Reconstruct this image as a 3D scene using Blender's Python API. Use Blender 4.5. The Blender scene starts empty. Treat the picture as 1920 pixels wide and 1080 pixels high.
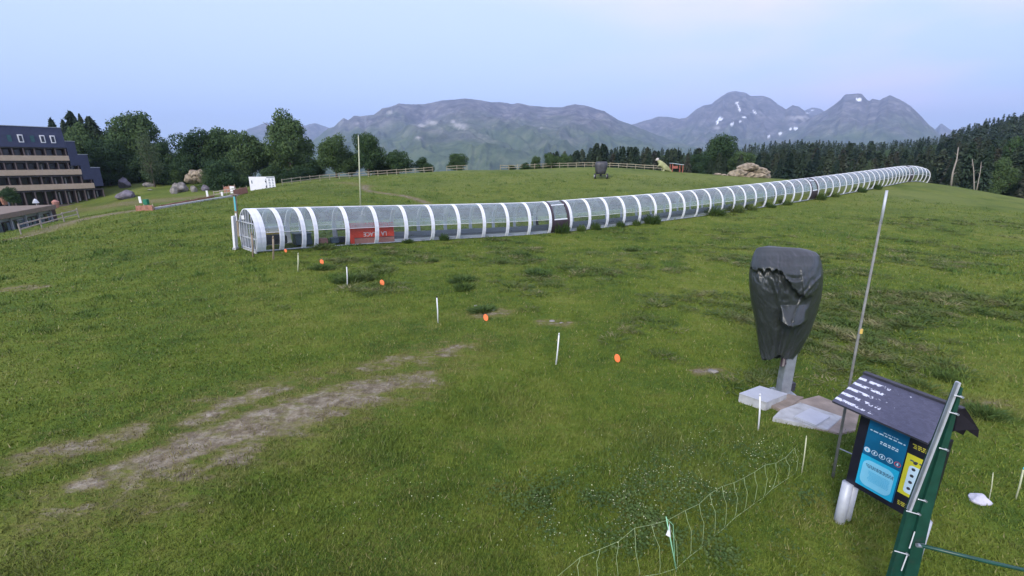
import bpy, bmesh, math, random
import numpy as np
from mathutils import Vector, Matrix
random.seed(7); RNG = np.random.default_rng(7)
S = bpy.context.scene; COL = S.collection
R = math.radians
# ------------------------------------------------------------------ camera, light, exposure
F = 850.0; TP = 0.28; PITCH = math.atan(TP); CH = 5.5
CP, SP = math.cos(PITCH), math.sin(PITCH)
cam = bpy.data.cameras.new('camera'); co = bpy.data.objects.new('camera', cam); COL.objects.link(co)
cam.sensor_width = 36; cam.lens = F/1920*36; cam.clip_start = .1; cam.clip_end = 60000
co.location = (0, 0, CH); co.rotation_euler = (math.pi/2-PITCH, 0, 0); S.camera = co
SUN_EL, SUN_AZ = R(34), R(-150)       # azimuth measured from +Y towards +X: behind the camera on the left
w = bpy.data.worlds.new('World'); S.world = w; w.use_nodes = True
nt = w.node_tree; nt.nodes.clear()
out = nt.nodes.new('ShaderNodeOutputWorld'); bg = nt.nodes.new('ShaderNodeBackground')
sky = nt.nodes.new('ShaderNodeTexSky'); sky.sky_type = 'NISHITA'; sky.sun_disc = False
sky.sun_elevation = SUN_EL; sky.sun_rotation = SUN_AZ; sky.altitude = 1500; sky.air_density = 1.0; sky.dust_density = 2.0; sky.ozone_density = 2.5
tint = nt.nodes.new('ShaderNodeMix'); tint.data_type = 'RGBA'; tint.inputs[0].default_value = .78
tc = nt.nodes.new('ShaderNodeTexCoord'); sx = nt.nodes.new('ShaderNodeSeparateXYZ'); nt.links.new(tc.outputs['Generated'], sx.inputs[0])
rp = nt.nodes.new('ShaderNodeValToRGB'); nt.links.new(sx.outputs['Z'], rp.inputs[0])
e = rp.color_ramp.elements; e[0].position = 0.0; e[0].color = (3.9, 4.5, 6.3, 1); e[1].position = 1.0; e[1].color = (3.5, 3.8, 5.8, 1)
k = rp.color_ramp.elements.new(.16); k.color = (3.75, 4.45, 6.4, 1)
k = rp.color_ramp.elements.new(.45); k.color = (4.3, 4.85, 6.5, 1)
nt.links.new(sky.outputs[0], tint.inputs[6]); nt.links.new(rp.outputs[0], tint.inputs[7])
# thin pinkish cirrus high on the right
mp = nt.nodes.new('ShaderNodeMapping'); mp.inputs['Rotation'].default_value = (0, R(20), R(35)); mp.inputs['Scale'].default_value = (1.5, 3.5, 7)
nz = nt.nodes.new('ShaderNodeTexNoise'); nz.inputs['Scale'].default_value = 1.1; nz.inputs['Detail'].default_value = 4
nt.links.new(tc.outputs['Generated'], mp.inputs[0]); nt.links.new(mp.outputs[0], nz.inputs[0])
cr = nt.nodes.new('ShaderNodeMapRange'); cr.inputs[1].default_value = .40; cr.inputs[2].default_value = .68; cr.inputs[4].default_value = .85
nt.links.new(nz.outputs[0], cr.inputs[0])
xr = nt.nodes.new('ShaderNodeMapRange'); xr.inputs[1].default_value = -.1; xr.inputs[2].default_value = .7; nt.links.new(sx.outputs['X'], xr.inputs[0])
ml = nt.nodes.new('ShaderNodeMath'); ml.operation = 'MULTIPLY'; nt.links.new(cr.outputs[0], ml.inputs[0]); nt.links.new(xr.outputs[0], ml.inputs[1])
cl = nt.nodes.new('ShaderNodeMix'); cl.data_type = 'RGBA'; cl.inputs[7].default_value = (6.4, 5.1, 6.6, 1)
nt.links.new(ml.outputs[0], cl.inputs[0]); nt.links.new(tint.outputs[2], cl.inputs[6])
nt.links.new(cl.outputs[2], bg.inputs[0]); bg.inputs[1].default_value = 0.1; nt.links.new(bg.outputs[0], out.inputs[0])
sl = bpy.data.lights.new('sun', 'SUN'); sl.energy = 1.7; sl.angle = R(18); sl.color = (1, .93, .82)
so = bpy.data.objects.new('sun', sl); COL.objects.link(so)
sd = Vector((math.sin(SUN_AZ)*math.cos(SUN_EL), math.cos(SUN_AZ)*math.cos(SUN_EL), math.sin(SUN_EL)))
so.rotation_euler = sd.to_track_quat('Z', 'Y').to_euler(); so.location = (0, 0, 60)
S.view_settings.view_transform = 'Standard'; S.view_settings.look = 'None'; S.view_settings.exposure = 1.26; S.view_settings.gamma = 1
S.cycles.max_bounces = 8; S.cycles.transparent_max_bounces = 40; S.cycles.volume_bounces = 1

# ------------------------------------------------------------------ geometry of the view: a pixel of the 1920x1080 photograph to a place
def ray(px, py):
    u = (px-960)/F; v = (540-py)/F
    return Vector((u, CP+v*SP, -SP+v*CP))
def at(px, py, Y):
    d = ray(px, py); return Vector((0, 0, CH)) + d*(Y/d.y)
def proj(p):
    q = Vector(p)-Vector((0, 0, CH)); dep = q.y*CP - q.z*SP; upc = q.y*SP + q.z*CP
    return (960+F*q.x/dep, 540-F*upc/dep)
# ------------------------------------------------------------------ noise
def _h(ix, iy, s):
    n = (ix.astype(np.int64)*374761393 + iy.astype(np.int64)*668265263 + s*1442695041) & 0x7fffffff
    n = ((n ^ (n >> 13))*1274126177) & 0x7fffffff
    return ((n ^ (n >> 16)) & 0xffff)/65535.0
def vnoise(x, y, s=0):
    x = np.asarray(x, float); y = np.asarray(y, float)
    ix = np.floor(x); iy = np.floor(y); fx = x-ix; fy = y-iy
    fx = fx*fx*(3-2*fx); fy = fy*fy*(3-2*fy)
    a = _h(ix, iy, s); b = _h(ix+1, iy, s); c = _h(ix, iy+1, s); d = _h(ix+1, iy+1, s)
    return (a*(1-fx)+b*fx)*(1-fy)+(c*(1-fx)+d*fx)*fy
def fbm(x, y, o=4, s=0, ridged=False):
    t = 0; amp = .5; 
    for i in range(o):
        n = vnoise(np.asarray(x)*2**i+17.3*i, np.asarray(y)*2**i-9.1*i, s+i)
        if ridged: n = 1-abs(2*n-1)
        t = t+amp*n; amp *= .5
    return t
# ------------------------------------------------------------------ terrain: thin-plate surface through sighted points
TOPS = [(455,393),(560,390),(650,388),(750,386),(850,384),(1000,380),(1100,373),(1200,366),(1300,357),(1400,347),(1500,336),(1600,323.5),(1650,317),(1690,312),(1712,311.5),(1726,314),(1735,318)]
TY = [26.6,29.0,31.0,33.4,35.9,39.6,42.4,45.6,49.6,54.6,61.0,70.0,76.5,84.0,87.0,89.3,91.0]
TH = 2.5; TW = 1.28
def th_at(y): return float(np.interp(y, [26, 42, 70, 100], [2.36, 2.62, 2.72, 2.72]))
CTRL = []
for (px, py), Y in zip(TOPS, TY):
    p = at(px, py, Y); CTRL.append((p.x, p.y, p.z-th_at(Y)))
for px, py, Y in [  # tunnel base and right hill
    (1830,357,80),(1920,382,72),(1800,400,54),(1700,430,42),(1870,470,36),
    # meadow behind the tunnel and its crest
    (520,375,50),(700,362,58),(850,350,66),(1100,345,72),(1300,345,74),
    (430,366,68),(520,349,74),(600,339,80),(700,331,86),(800,324,90),(870,319,94),(950,319,95),(1040,315,97),(1120,313,98),(1200,317,97),(1300,325,92),(1400,333,86),(1500,341,82),
    (1620,352,100),(1700,352,108),
    # left: path, rocks, building
    (0,452,40),(70,430,45),(130,411,50),(200,399,55),(260,391,60),(340,382,63),
    (-300,500,36),(-300,440,62),(0,440,60),(100,418,66),(180,384,90),(240,368,92),(330,366,90),(380,360,92),(300,345,103),(230,346,104),(370,345,104),(450,352,96),
    (250,335,125),(420,337,120),(600,330,120)]:
    p = at(px, py, Y); CTRL.append((p.x, p.y, p.z))
for X in (-45, -25, -12, 0, 12, 25, 45):
    for Y in (-10, 2, 11, 20): CTRL.append((X, Y, -.012*max(0, -X-12)*(Y > 5) ))
for px, py, Y in [(1000,360,140),(1100,360,150),(1250,350,150),(1400,352,140),(1550,350,140),(1700,352,135),(1850,366,110),(1920,385,95),
                  (1100,330,230),(1300,322,230),(1500,316,230),(1650,316,230),(1750,306,235),(1830,286,245),(1920,258,255),(2100,235,270),(1120,308,330),(1300,304,350),(1500,296,380),(1700,294,390),(1790,276,390),(1860,256,390),(1940,238,390),(2100,225,390),(2100,330,120),(2300,380,80)]:
    p = at(px, py, Y); CTRL.append((p.x, p.y, p.z))
for X, Y, Z in [(-60,140,0),(-120,130,-2),(-20,150,-8),(20,150,-6),(-20,230,-28),(-100,230,-15),(-200,230,-15),(-200,90,-6),(-180,20,-5),(-180,-60,-4),(180,-60,3),(180,20,4),(0,-60,0),(20,300,-18),(-20,330,-45),(-20,420,-60),(-200,420,-50),(-200,330,-40),(330,200,22),(330,60,6)]:
    CTRL.append((X, Y, Z))
CT = np.array(CTRL); N = len(CT)
def tps(r2): return np.where(r2 > 1e-9, .5*r2*np.log(np.maximum(r2, 1e-9)), 0)
sc = 100.0; CX = CT[:, :2]/sc
K = tps(((CX[:, None]-CX[None])**2).sum(-1)) + np.eye(N)*1.5e-3
P = np.c_[np.ones(N), CX]; A = np.block([[K, P], [P.T, np.zeros((3, 3))]])
W = np.linalg.solve(A, np.r_[CT[:, 2], 0, 0, 0])
def hz(x, y, micro=True):
    x = np.asarray(x, float); y = np.asarray(y, float); sh = np.broadcast(x, y).shape
    xf = np.broadcast_to(x, sh).ravel(); yf = np.broadcast_to(y, sh).ravel(); o = np.zeros(xf.size)
    for i in range(0, xf.size, 20000):
        a = xf[i:i+20000]; b = yf[i:i+20000]
        # far outside the sighted area hold the edge value
        ac = np.clip(a, -260, 460)/sc; bc = np.clip(b, -70, 420)/sc
        r2 = (ac[:, None]-CX[None, :, 0])**2+(bc[:, None]-CX[None, :, 1])**2
        z = tps(r2) @ W[:N] + W[N]+W[N+1]*ac+W[N+2]*bc
        far = np.maximum(np.maximum(np.abs(a-100)-360, b-420), -b-70); far = np.clip(far/700, 0, 1)
        z = z*(1-far)+far*(-110)
        if micro:
            d = np.hypot(a, b)
            z = z + (fbm(a/3.1, b/3.1, 3, 5)-.43)*.16*np.clip(1.3-d/90, .3, 1) + (fbm(a/.7, b/.7, 2, 9)-.37)*.05*np.clip(1-d/60, 0, 1)
        o[i:i+20000] = z
    return o.reshape(sh)
def gz(x, y): return float(hz(np.array([x]), np.array([y]))[0])
def G(px, py, ymin=2.0, ymax=440):
    d = ray(px, py); Ys = np.concatenate([np.arange(ymin, 60, .05), np.arange(60, ymax, .4)])
    t = Ys/d.y; X = d.x*t; Z = CH+d.z*t; hh = hz(X, Ys); below = np.nonzero(Z <= hh)[0]
    i = below[0] if len(below) else len(Ys)-1
    return Vector((X[i], Ys[i], hh[i]))
def GY(px, Y, py=330):
    p = at(px, py, Y); return Vector((p.x, Y, gz(p.x, Y)))

# ------------------------------------------------------------------ materials
def newmat(name):
    m = bpy.data.materials.new(name); m.use_nodes = True; return m, m.node_tree, m.node_tree.nodes['Principled BSDF']
def ramp(nt, src, stops):
    r = nt.nodes.new('ShaderNodeValToRGB'); el = r.color_ramp.elements
    el[0].position, el[0].color = stops[0][0], (*stops[0][1], 1); el[1].position, el[1].color = stops[-1][0], (*stops[-1][1], 1)
    for p_, c_ in stops[1:-1]: q = el.new(p_); q.color = (*c_, 1)
    nt.links.new(src, r.inputs[0]); return r.outputs[0]
def noise(nt, scale, detail=4, coord='Object', rough=.55, stretch=None):
    t = nt.nodes.new('ShaderNodeTexCoord'); n = nt.nodes.new('ShaderNodeTexNoise')
    n.inputs['Scale'].default_value = scale; n.inputs['Detail'].default_value = detail; n.inputs['Roughness'].default_value = rough
    if stretch:
        mpn = nt.nodes.new('ShaderNodeMapping'); mpn.inputs['Scale'].default_value = stretch; nt.links.new(t.outputs[coord], mpn.inputs[0]); nt.links.new(mpn.outputs[0], n.inputs[0])
    else: nt.links.new(t.outputs[coord], n.inputs[0])
    return n.outputs[0]
def mat(name, c, rough=.7, var=.15, scale=8, bump=0, metal=0, spec=.4, stretch=None, dirt=None):
    m, t, b = newmat(name)
    n = noise(t, scale, 5, stretch=stretch)
    lo = tuple(x*(1-var) for x in c); hi = tuple(min(1, x*(1+var)) for x in c)
    stops = [(.3, lo), (.7, hi)]
    if dirt: stops = [(.28, dirt), (.42, lo), (.72, hi)]
    t.links.new(ramp(t, n, stops), b.inputs['Base Color'])
    b.inputs['Roughness'].default_value = rough; b.inputs['Metallic'].default_value = metal; b.inputs['Specular IOR Level'].default_value = spec
    if bump:
        bp = t.nodes.new('ShaderNodeBump'); bp.inputs['Strength'].default_value = bump; bp.inputs['Distance'].default_value = .02
        t.links.new(noise(t, scale*3, 4, stretch=stretch), bp.inputs['Height']); t.links.new(bp.outputs[0], b.inputs['Normal'])
    return m
def mixc(t, f, a, b):
    x = t.nodes.new('ShaderNodeMix'); x.data_type = 'RGBA'
    for s_, v_ in ((0, f), (6, a), (7, b)):
        if hasattr(v_, 'links') or isinstance(v_, bpy.types.NodeSocket): t.links.new(v_, x.inputs[s_])
        else: x.inputs[s_].default_value = v_ if s_ == 0 else (*v_, 1)
    return x.outputs[2]
def mrange(t, src, a, b, c=0, d=1):
    x = t.nodes.new('ShaderNodeMapRange'); x.inputs[1].default_value = a; x.inputs[2].default_value = b; x.inputs[3].default_value = c; x.inputs[4].default_value = d
    t.links.new(src, x.inputs[0]); return x.outputs[0]
def mth(t, op, a, b):
    x = t.nodes.new('ShaderNodeMath'); x.operation = op
    for i, v_ in enumerate((a, b)):
        if isinstance(v_, bpy.types.NodeSocket): t.links.new(v_, x.inputs[i])
        else: x.inputs[i].default_value = v_
    return x.outputs[0]
def attr(t, n):
    a = t.nodes.new('ShaderNodeAttribute'); a.attribute_name = n; return a.outputs['Fac']
GREEN = [(.36, (.036, .068, .012)), (.46, (.068, .112, .017)), (.53, (.100, .142, .020)), (.60, (.140, .168, .032)), (.68, (.200, .200, .060))]
def grass_color(t):
    big = noise(t, .16, 5); mid = noise(t, 1.1, 6, rough=.65); fine = noise(t, 7, 4, rough=.7)
    s_ = mth(t, 'ADD', mth(t, 'MULTIPLY', big, .45), mth(t, 'ADD', mth(t, 'MULTIPLY', mid, .37), mth(t, 'MULTIPLY', fine, .20)))
    return ramp(t, s_, GREEN), mid, fine
m, t, b = newmat('meadow_turf'); M = {'ground': m}
gc, mid, fine = grass_color(t)
soil = ramp(t, noise(t, 3.5, 7, rough=.75), [(.3, (.075, .060, .034)), (.46, (.165, .135, .090)), (.57, (.25, .215, .152)), (.69, (.36, .325, .26))])
dry = ramp(t, noise(t, 2.0, 5, rough=.7), [(.3, (.10, .105, .025)), (.7, (.19, .165, .055))])
nd = noise(t, 1.3, 7, rough=.72, stretch=(1, 1.8, 1))
dm = mrange(t, mth(t, 'ADD', mth(t, 'MULTIPLY', attr(t, 'dirt'), .54), mth(t, 'MULTIPLY', nd, 1.5)), 1.03, 1.27)
dd = mrange(t, mth(t, 'ADD', mth(t, 'MULTIPLY', attr(t, 'dirt'), .54), mth(t, 'MULTIPLY', nd, 1.5)), .80, 1.12, 0, .85)
gc = mixc(t, attr(t, 'pale'), gc, (.165, .190, .060)); c1 = mixc(t, dd, gc, dry); c2 = mixc(t, dm, c1, soil); 
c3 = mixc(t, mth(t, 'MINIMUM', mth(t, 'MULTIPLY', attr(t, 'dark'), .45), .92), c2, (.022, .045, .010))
t.links.new(c3, b.inputs['Base Color']); b.inputs['Roughness'].default_value = .95; b.inputs['Specular IOR Level'].default_value = .1
bp = t.nodes.new('ShaderNodeBump'); bp.inputs['Strength'].default_value = .9; bp.inputs['Distance'].default_value = .12
t.links.new(mth(t, 'ADD', mid, mth(t, 'MULTIPLY', fine, .5)), bp.inputs['Height']); t.links.new(bp.outputs[0], b.inputs['Normal'])
def leafmat(name, stops, trans=.25, scale=.35, objvar=.25):
    m, t, b = newmat(name)
    oi = t.nodes.new('ShaderNodeObjectInfo')
    s_ = mth(t, 'ADD', mth(t, 'MULTIPLY', noise(t, scale, 4, rough=.6), 1-objvar), mth(t, 'MULTIPLY', oi.outputs['Random'], objvar))
    c_ = ramp(t, s_, stops); t.links.new(c_, b.inputs['Base Color']); b.inputs['Roughness'].default_value = .75; b.inputs['Specular IOR Level'].default_value = .15
    tr = t.nodes.new('ShaderNodeBsdfTranslucent'); t.links.new(c_, tr.inputs[0]); mx = t.nodes.new('ShaderNodeMixShader'); mx.inputs[0].default_value = trans
    t.links.new(b.outputs[0], mx.inputs[1]); t.links.new(tr.outputs[0], mx.inputs[2]); t.links.new(mx.outputs[0], t.nodes['Material Output'].inputs[0])
    return m
M['leaf'] = leafmat('broad_leaves', [(.25, (.026, .056, .028)), (.5, (.050, .092, .036)), (.75, (.105, .160, .058))], .25, 5.0, .3)
M['leaf_light'] = leafmat('pale_leaves', [(.25, (.07, .10, .05)), (.5, (.10, .14, .07)), (.75, (.15, .19, .09))], .25, 5.0, .2)
M['needle_far'] = leafmat('far_conifer_needles', [(.30, (.030, .056, .042)), (.45, (.052, .084, .052)), (.58, (.080, .110, .066)), (.70, (.095, .098, .072))], .15, .12, 0)
M['needle'] = leafmat('conifer_needles', [(.25, (.026, .050, .036)), (.42, (.048, .078, .046)), (.6, (.078, .106, .060)), (.74, (.088, .092, .066))], .15, 5.0, .5)
m, t, b = newmat('grass_blades'); M['blade'] = m
gc, mid, fine = grass_color(t)
c_ = mixc(t, mth(t, 'MULTIPLY', attr(t, 'rnd'), .8), gc, (.17, .21, .030)); c_ = mixc(t, mrange(t, attr(t, 'rnd'), .93, .99), c_, (.30, .27, .13))
c_ = mixc(t, mrange(t, attr(t, 'dirt'), .05, .9, 0, .85), c_, (.205, .175, .070)); c_ = mixc(t, attr(t, 'lush'), c_, (.062, .135, .030))
t.links.new(c_, b.inputs['Base Color']); b.inputs['Roughness'].default_value = .7; b.inputs['Specular IOR Level'].default_value = .2
M['tuft'] = leafmat('tussock_leaves', [(.30, (.048, .088, .022)), (.45, (.080, .122, .030)), (.56, (.12, .14, .05)), (.68, (.24, .22, .11))], .15, .9, 0)
M['weed'] = leafmat('weed_leaves', [(.3, (.050, .092, .026)), (.5, (.085, .135, .036)), (.7, (.16, .20, .07))], .2, 2.5, .3)
M['bark'] = mat('bark', (.12, .095, .075), .9, .35, 6, .6)
M['dead_wood'] = mat('bleached_wood', (.32, .28, .24), .85, .25, 5, .4)
M['fence_wood'] = mat('fence_timber', (.36, .32, .23), .85, .25, 6, .4, stretch=(1, 1, .3))
M['post_wood'] = mat('post_timber', (.30, .24, .17), .85, .25, 12, .5, stretch=(1, 1, .2))
M['white_rib'] = mat('white_rib_metal', (.80, .82, .86), .35, .06, 3, 0, 0, .5)
M['white'] = mat('white_plastic', (.78, .79, .80), .45, .06, 5)
M['board_white'] = mat('white_board', (.80, .80, .82), .55, .05, 2)
M['grey_metal'] = mat('galvanised_metal', (.34, .37, .41), .45, .2, 6, .1, .6, .5)
M['pole_grey'] = mat('dull_grey_pole', (.21, .21, .20), .65, .25, 9, .1)
M['bar_metal'] = mat('pale_gate_metal', (.50, .52, .56), .5, .12, 6, .05, .2)
M['dark_metal'] = mat('dark_metal', (.035, .035, .045), .5, .2, 6)
M['door_dark'] = mat('brown_door_metal', (.055, .040, .050), .45, .25, 5)
M['concrete'] = mat('pale_concrete', (.42, .43, .44), .85, .14, 5, .3, dirt=(.28, .27, .25))
M['slab_tan'] = mat('tan_concrete', (.27, .225, .19), .9, .2, 3, .4, dirt=(.15, .14, .10))
M['lid'] = mat('metal_lid', (.46, .48, .52), .55, .06, 4, .05, .2)
M['tarp'] = mat('tarpaulin', (.030, .036, .036), .38, .2, 3, .10, 0, .6)
M['tarp_far'] = mat('tarpaulin_old', (.06, .06, .07), .5, .2, 3, .2)
M['black'] = mat('black_paint', (.012, .012, .022), .4, .2, 5)
M['felt'] = mat('black_roofing_felt', (.014, .013, .016), .95, .3, 6, .3, 0, .1)
M['green_paint'] = mat('green_steel_paint', (.012, .066, .047), .38, .18, 7, .06, 0, .5, dirt=(.03, .055, .045))
M['orange'] = mat('orange_plastic', (.85, .17, .035), .5, .06, 20)
M['orange_mat'] = mat('orange_netting', (.31, .15, .105), .9, .3, 6, .3)
M['red_banner'] = mat('red_banner', (.75, .065, .030), .6, .12, 6)
M['pink_banner'] = mat('faded_banner_strip', (.42, .20, .16), .7, .12, 6)
M['rock'] = mat('rock', (.27, .25, .23), .9, .38, 1.2, .9, dirt=(.10, .10, .085))
M['rock_white'] = mat('whitish_rock', (.50, .50, .58), .85, .15, 6, .8)
M['rock_mauve'] = mat('mauve_rock', (.17, .155, .185), .9, .3, 1.2, .9, dirt=(.08, .08, .08))
M['rock_tan'] = mat('tan_rock', (.33, .27, .19), .9, .4, 1.5, .9, dirt=(.12, .10, .08))
M['slate'] = mat('blue_slate_cladding', (.036, .045, .090), .7, .14, 2.5, .3)
M['cream'] = mat('cream_balcony', (.47, .37, .27), .8, .08, 3, .1)
M['brown_wall'] = mat('brown_timber_wall', (.055, .034, .034), .8, .3, 4, .2)
M['pillar'] = mat('pillar_render', (.17, .13, .12), .85, .15, 4)
M['glass_dark'] = mat('dark_window_glass', (.018, .022, .035), .12, .3, 2, 0, 0, .6)
M['curtain'] = mat('pale_curtain', (.50, .50, .50), .8, .1, 5)
M['blue_glass'] = mat('blue_grey_glazing', (.10, .135, .17), .2, .3, 2, 0, 0, .6)
M['green_glass'] = mat('green_skylight_glass', (.035, .10, .11), .25, .2, 4)
M['canopy'] = mat('tan_canopy', (.21, .165, .13), .85, .12, 3)
M['conc_dark'] = mat('dark_plinth', (.09, .085, .085), .9, .2, 3)
M['gravel_path'] = mat('worn_path', (.19, .17, .145), .95, .25, 1.2, .5, dirt=(.09, .105, .045))
M['cyan'] = mat('cyan_label', (.10, .45, .50), .5, .08, 8)
M['green_plastic'] = mat('green_plastic', (.02, .18, .10), .5, .1, 8)
M['rope'] = mat('net_cord', (.33, .42, .21), .7, .2, 20)
M['stake_green'] = mat('pale_green_stake', (.30, .62, .38), .5, .1, 8)
M['stake_yellow'] = mat('pale_yellow_stake', (.50, .52, .34), .7, .15, 8)
M['dino'] = mat('statue_paint', (.33, .34, .17), .8, .25, 2, .4)
M['dino_pale'] = mat('statue_pale_paint', (.50, .45, .42), .8, .2, 3, .4)
M['red_wood'] = mat('red_timber', (.34, .11, .08), .8, .15, 6)
M['sheet_roof'] = mat('pale_sheet_roof', (.52, .62, .68), .5, .1, 4)
M['yellow'] = mat('yellow_plastic', (.62, .42, .10), .6, .15, 5)
M['belt'] = mat('conveyor_rubber', (.20, .21, .22), .8, .15, 2, .1)
M['side_panel'] = mat('grey_side_board', (.40, .42, .46), .6, .1, 1.5)
M['blue_panel'] = mat('petrol_blue_print', (.006, .115, .24), .35, .25, 2)
M['cyan_panel'] = mat('cyan_print', (.02, .42, .66), .35, .12, 2)
M['pale_cyan'] = mat('pale_cyan_print', (.22, .60, .80), .4, .05, 4)
M['yellow_panel'] = mat('yellow_print', (.55, .52, .035), .4, .06, 4)
M['print_white'] = mat('white_print', (.50, .66, .78), .4, .05, 4)
M['print_dark'] = mat('dark_print', (.03, .08, .14), .5, .1, 4)
M['print_yellow'] = mat('yellow_letters', (.45, .42, .05), .5, .1, 4)
M['print_red'] = mat('red_print', (.60, .08, .08), .5, .1, 4)
M['letter_white'] = mat('white_letters', (.75, .68, .66), .6, .1, 6)
# slate shingle roof of the board, paint flaking in rows
m, t, b = newmat('flaking_shingle_roof'); M['shingle'] = m
tc_ = t.nodes.new('ShaderNodeTexCoord'); br = t.nodes.new('ShaderNodeTexBrick'); br.inputs['Scale'].default_value = 9; br.inputs['Mortar Size'].default_value = .012
br.inputs['Color1'].default_value = (.058, .060, .098, 1); br.inputs['Color2'].default_value = (.080, .082, .130, 1); br.inputs['Mortar'].default_value = (.05, .05, .07, 1)
t.links.new(tc_.outputs['UV'], br.inputs[0])
sxx = t.nodes.new('ShaderNodeSeparateXYZ'); t.links.new(tc_.outputs['UV'], sxx.inputs[0])
nn = t.nodes.new('ShaderNodeTexNoise'); nn.inputs['Scale'].default_value = 11; nn.inputs['Detail'].default_value = 8; nn.inputs['Roughness'].default_value = .7; t.links.new(tc_.outputs['UV'], nn.inputs[0])
rowf = mth(t, 'FRACT', mth(t, 'ADD', mth(t, 'MULTIPLY', sxx.outputs['Y'], 7.0), mth(t, 'MULTIPLY', nn.outputs[0], .35)), 0)
fl = mth(t, 'MULTIPLY', mrange(t, rowf, .60, .68), mrange(t, mth(t, 'SUBTRACT', nn.outputs[0], mth(t, 'MULTIPLY', sxx.outputs['X'], .26)), .40, .43))
t.links.new(mixc(t, fl, br.outputs[0], (.60, .62, .72)), b.inputs['Base Color']); b.inputs['Roughness'].default_value = .55
bpn = t.nodes.new('ShaderNodeBump'); bpn.inputs['Strength'].default_value = .4; bpn.inputs['Distance'].default_value = .01; t.links.new(br.outputs['Fac'], bpn.inputs['Height']); t.links.new(bpn.outputs[0], b.inputs['Normal'])
def glassy(name, tint_, milk, milkc, gloss=.22, rough=.12):
    m, t, b = newmat(name); t.nodes.remove(b)
    tr = t.nodes.new('ShaderNodeBsdfTransparent'); tr.inputs[0].default_value = (*tint_, 1)
    df = t.nodes.new('ShaderNodeBsdfDiffuse'); t.links.new(ramp(t, noise(t, 2.2, 5), [(.3, tuple(x*.8 for x in milkc)), (.7, milkc)]), df.inputs[0])
    tl = t.nodes.new('ShaderNodeBsdfTranslucent'); tl.inputs[0].default_value = (*milkc, 1)
    ad = t.nodes.new('ShaderNodeMixShader'); ad.inputs[0].default_value = .4; t.links.new(df.outputs[0], ad.inputs[1]); t.links.new(tl.outputs[0], ad.inputs[2])
    mx = t.nodes.new('ShaderNodeMixShader'); t.links.new(mrange(t, noise(t, 1.3, 4), .3, .7, milk*.75, milk*1.25), mx.inputs[0])
    t.links.new(tr.outputs[0], mx.inputs[1]); t.links.new(ad.outputs[0], mx.inputs[2])
    gl = t.nodes.new('ShaderNodeBsdfGlossy'); gl.inputs['Roughness'].default_value = rough
    lw = t.nodes.new('ShaderNodeLayerWeight'); lw.inputs[0].default_value = gloss
    m2 = t.nodes.new('ShaderNodeMixShader'); t.links.new(lw.outputs['Fresnel'], m2.inputs[0]); t.links.new(mx.outputs[0], m2.inputs[1]); t.links.new(gl.outputs[0], m2.inputs[2])
    t.links.new(m2.outputs[0], t.nodes['Material Output'].inputs[0]); return m
M['panel_up'] = glassy('milky_polycarbonate', (.90, .97, .94), .31, (.70, .88, .86), .50, .20)
M['panel_low'] = glassy('clear_polycarbonate', (.90, .93, .92), .07, (.50, .56, .60), .12, .2)

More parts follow.
